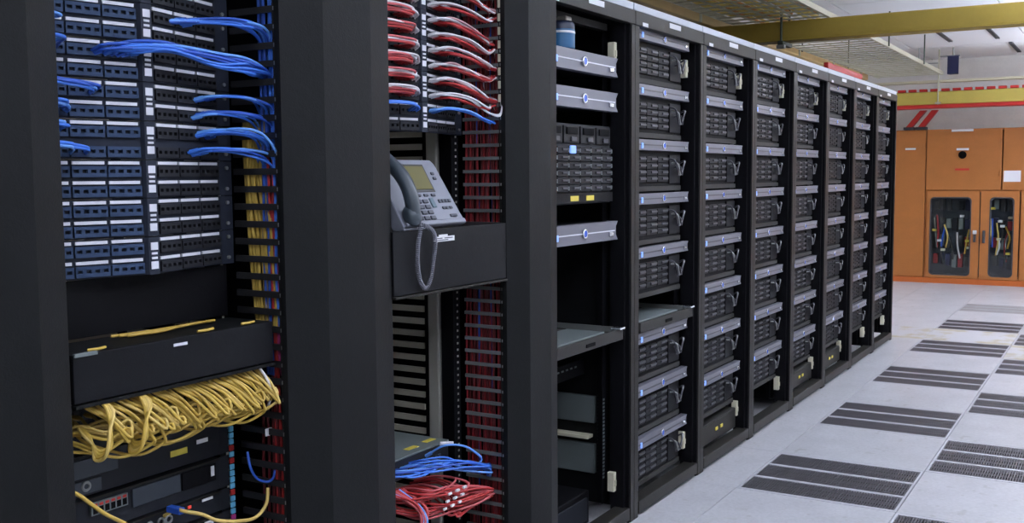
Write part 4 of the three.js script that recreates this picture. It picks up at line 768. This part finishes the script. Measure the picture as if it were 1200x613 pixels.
// ------------------------------------------------------------------ orange switchboards
{
  const OZ = -13.35, OT = 1.855, OD = 0.6;
  const board = (name, label, x0, x1) => {
    const o = thing('switchboard', label, 'switchboard', 'orange switchboards', [0, 0, 0]);
    part(o, 'plinth', box(x0, x1, 0, 0.065, OZ + 0.004, OZ - OD), M.plinth);
    return o;
  };
  const door = (o, x0, x1, y0, y1, label) => part(o, 'door', rbox(x0 + 0.004, x1 - 0.004, y0 + 0.004, y1 - 0.004, OZ, OZ - 0.025, 0.004), M.orange, label);
  const a = board('switchboard', 'plain tall orange switchboard section next to the server row', -2.95, -2.142);
  part(a, 'body', box(-2.95, -2.144, 0.065, OT, OZ - 0.026, OZ - OD), M.orange); const ad = door(a, -2.95, -2.142, 0.068, OT);
  part(ad, 'name_plate', box(-2.38, -2.26, 1.615, 1.637, OZ, OZ + 0.003), M.paper);
  for (const y of [1.66, 0.95]) part(a, 'hinge', cyl(0.012, 0.012, 0.05, 10).translate(-2.155, y, OZ + 0.008), M.orange);
  const b = board('switchboard', 'orange switchboard section with two glazed lower doors', -2.14, -0.46);
  part(b, 'body', merge([box(-2.138, -0.462, 0.065, OT, OZ - 0.3, OZ - OD), box(-2.138, -0.462, OT - 0.02, OT, OZ - 0.026, OZ - 0.3), box(-2.138, -0.462, 1.11, 1.13, OZ - 0.026, OZ - 0.3), box(-2.138, -0.462, 0.065, 0.085, OZ - 0.026, OZ - 0.3), box(-2.138, -2.12, 0.085, 1.11, OZ - 0.026, OZ - 0.3), box(-1.095, -1.07, 0.085, 1.11, OZ - 0.026, OZ - 0.3), box(-0.48, -0.462, 0.085, 1.11, OZ - 0.026, OZ - 0.3)]), M.orange);
  const u1 = door(b, -2.138, -1.302, 1.125, OT); const u2 = door(b, -1.296, -0.462, 1.125, OT);
  part(u1, 'top_plate', box(-1.86, -1.62, 1.822, 1.85, OZ, OZ + 0.003), M.paper);
  part(u1, 'name_plate', box(-1.8, -1.665, 1.6, 1.625, OZ, OZ + 0.003), M.paper);
  part(u1, 'rotary_switch', merge([cyl(0.045, 0.045, 0.02, 18).rotateX(Math.PI / 2).translate(-1.732, 1.545, OZ + 0.01), rbox(-1.742, -1.722, 1.5, 1.59, OZ + 0.02, OZ + 0.045, 0.004)]), M.deep, 'black rotary switch');
  part(u1, 'warning_strip', box(-1.81, -1.655, 1.362, 1.385, OZ, OZ + 0.003), M.redpaint, 'red warning strip');
  part(u2, 'notice', box(-1.28, -1.1, 1.225, 1.355, OZ, OZ + 0.003), M.paper, 'white notice sheet');
  for (const y of [1.7, 1.32]) part(b, 'hinge', cyl(0.014, 0.014, 0.05, 10).translate(-1.32, y, OZ + 0.01), M.orange);
  // glazed doors
  const glazed = (x0, x1, wx0, wx1, label) => {
    const y0 = 0.072, y1 = 1.118, s = new THREE.Shape([[x0 + 0.004, y0], [x1 - 0.004, y0], [x1 - 0.004, y1], [x0 + 0.004, y1]].map(p => new THREE.Vector2(...p)));
    const h = new THREE.Path(), r = 0.05, v0 = 0.1, v1 = 1.045;
    h.moveTo(wx0 + r, v0); h.lineTo(wx1 - r, v0); h.absarc(wx1 - r, v0 + r, r, -Math.PI / 2, 0, false); h.lineTo(wx1, v1 - r); h.absarc(wx1 - r, v1 - r, r, 0, Math.PI / 2, false); h.lineTo(wx0 + r, v1); h.absarc(wx0 + r, v1 - r, r, Math.PI / 2, Math.PI, false); h.lineTo(wx0, v0 + r); h.absarc(wx0 + r, v0 + r, r, Math.PI, Math.PI * 1.5, false);
    s.holes.push(h);
    const g = new THREE.ExtrudeGeometry(s, { depth: 0.025, bevelEnabled: false, curveSegments: 6 }); g.translate(0, 0, OZ - 0.025);
    const d = part(b, 'door', uvm(g), M.orange, label);
    const gs = new THREE.Shape([[wx0 - 0.012, v0 - 0.012], [wx1 + 0.012, v0 - 0.012], [wx1 + 0.012, v1 + 0.012], [wx0 - 0.012, v1 + 0.012]].map(p => new THREE.Vector2(...p)));
    // dark rubber seal around the pane
    const ring = new THREE.Shape(h.getPoints(6)); const hole = new THREE.Path(); const q = 0.014;
    hole.moveTo(wx0 + q + r, v0 + q); hole.lineTo(wx1 - q - r, v0 + q); hole.absarc(wx1 - r - q, v0 + r + q, r, -Math.PI / 2, 0, false); hole.lineTo(wx1 - q, v1 - r - q); hole.absarc(wx1 - r - q, v1 - r - q, r, 0, Math.PI / 2, false); hole.lineTo(wx0 + r + q, v1 - q); hole.absarc(wx0 + r + q, v1 - r - q, r, Math.PI / 2, Math.PI, false); hole.lineTo(wx0 + q, v0 + r + q); hole.absarc(wx0 + r + q, v0 + r + q, r, Math.PI, 1.5 * Math.PI, false);
    ring.holes.push(hole); const rg = new THREE.ExtrudeGeometry(ring, { depth: 0.022, bevelEnabled: false, curveSegments: 6 }); rg.translate(0, 0, OZ - 0.018); part(d, 'seal', uvm(rg), M.slot);
    part(d, 'pane', box(wx0 + 0.006, wx1 - 0.006, v0 + 0.006, v1 - 0.006, OZ - 0.014, OZ - 0.01), M.glass, 'glass pane');
    return d;
  };
  const d1 = glazed(-2.118, -1.525, -2.08, -1.617, 'wide glazed door'), d2 = glazed(-1.52, -1.1, -1.42, -1.156, 'narrow glazed door');
  door(b, -1.09, -0.462, 0.072, 1.118);
  part(d1, 'handle', rbox(-1.588, -1.56, 0.51, 0.60, OZ, OZ + 0.03, 0.006), M.slot); part(d1, 'lock', rbox(-1.595, -1.553, 0.605, 0.65, OZ, OZ + 0.012, 0.004), M.paper); part(d2, 'handle', rbox(-1.488, -1.458, 0.5, 0.65, OZ, OZ + 0.03, 0.006), M.slot);
  // breakers and wiring behind the glass, on a grey-blue mounting plate
  const plateM = mat(0.045, 0.055, 0.075, 0.6);
  part(b, 'mounting_plate', box(-2.1, -1.1, 0.09, 1.1, OZ - 0.22, OZ - 0.24), plateM, 'grey-blue mounting plate');
  const wm = [M.yellow3, M.slot, M.red2, M.white, M.blue2, M.slot, M.plate, M.yellow];
  for (const [xa, xb] of [[-2.06, -1.64], [-1.40, -1.17]]) {
    for (let r = 0; r < 4; r++) { const n = Math.round((xb - xa) / 0.07); for (let k = 0; k < n; k++) { if (rnd() < 0.2) continue; const x = xa + (k + 0.5) * (xb - xa) / n, y = 0.28 + r * 0.22 + rr(-0.02, 0.02), hh = rr(0.05, 0.08); part(b, 'breaker', rbox(x - 0.026, x + 0.026, y - hh, y + hh, OZ - 0.22, OZ - 0.14, 0.004), [M.slot, M.navy, M.slot, M.gear, M.plate, M.red2][Math.floor(rnd() * 6)]); } }
    for (let k = 0; k < 9; k++) { const x = rr(xa, xb), y = rr(0.2, 0.5), y2 = y + rr(0.15, 0.4); part(b, 'wire', tube([[x, y, OZ - 0.13], [x + rr(-0.03, 0.03), (y + y2) / 2, OZ - 0.11], [x + rr(-0.05, 0.05), y2, OZ - 0.13]], 0.011, 10, 6), wm[k % 8]); }
    for (let k = 0; k < 6; k++) { const x = rr(xa, xb), y = rr(0.25, 0.95); part(b, 'terminal', rbox(x - 0.025, x + 0.025, y - 0.014, y + 0.014, OZ - 0.14, OZ - 0.1, 0.004), [M.ystick, M.paper, M.cream][k % 3]); }
  }
  const cboard = board('switchboard', 'plain orange switchboard section by the side wall', -0.458, 0.9);
  part(cboard, 'body', box(-0.456, 0.9, 0.065, OT, OZ - 0.026, OZ - OD), M.orange); door(cboard, -0.458, 0.22, 0.068, OT); door(cboard, 0.22, 0.9, 0.068, OT);
}

scene.traverse(o => { if (o.isMesh) { o.castShadow = true; o.receiveShadow = true; } });
renderer.render(scene, camera);
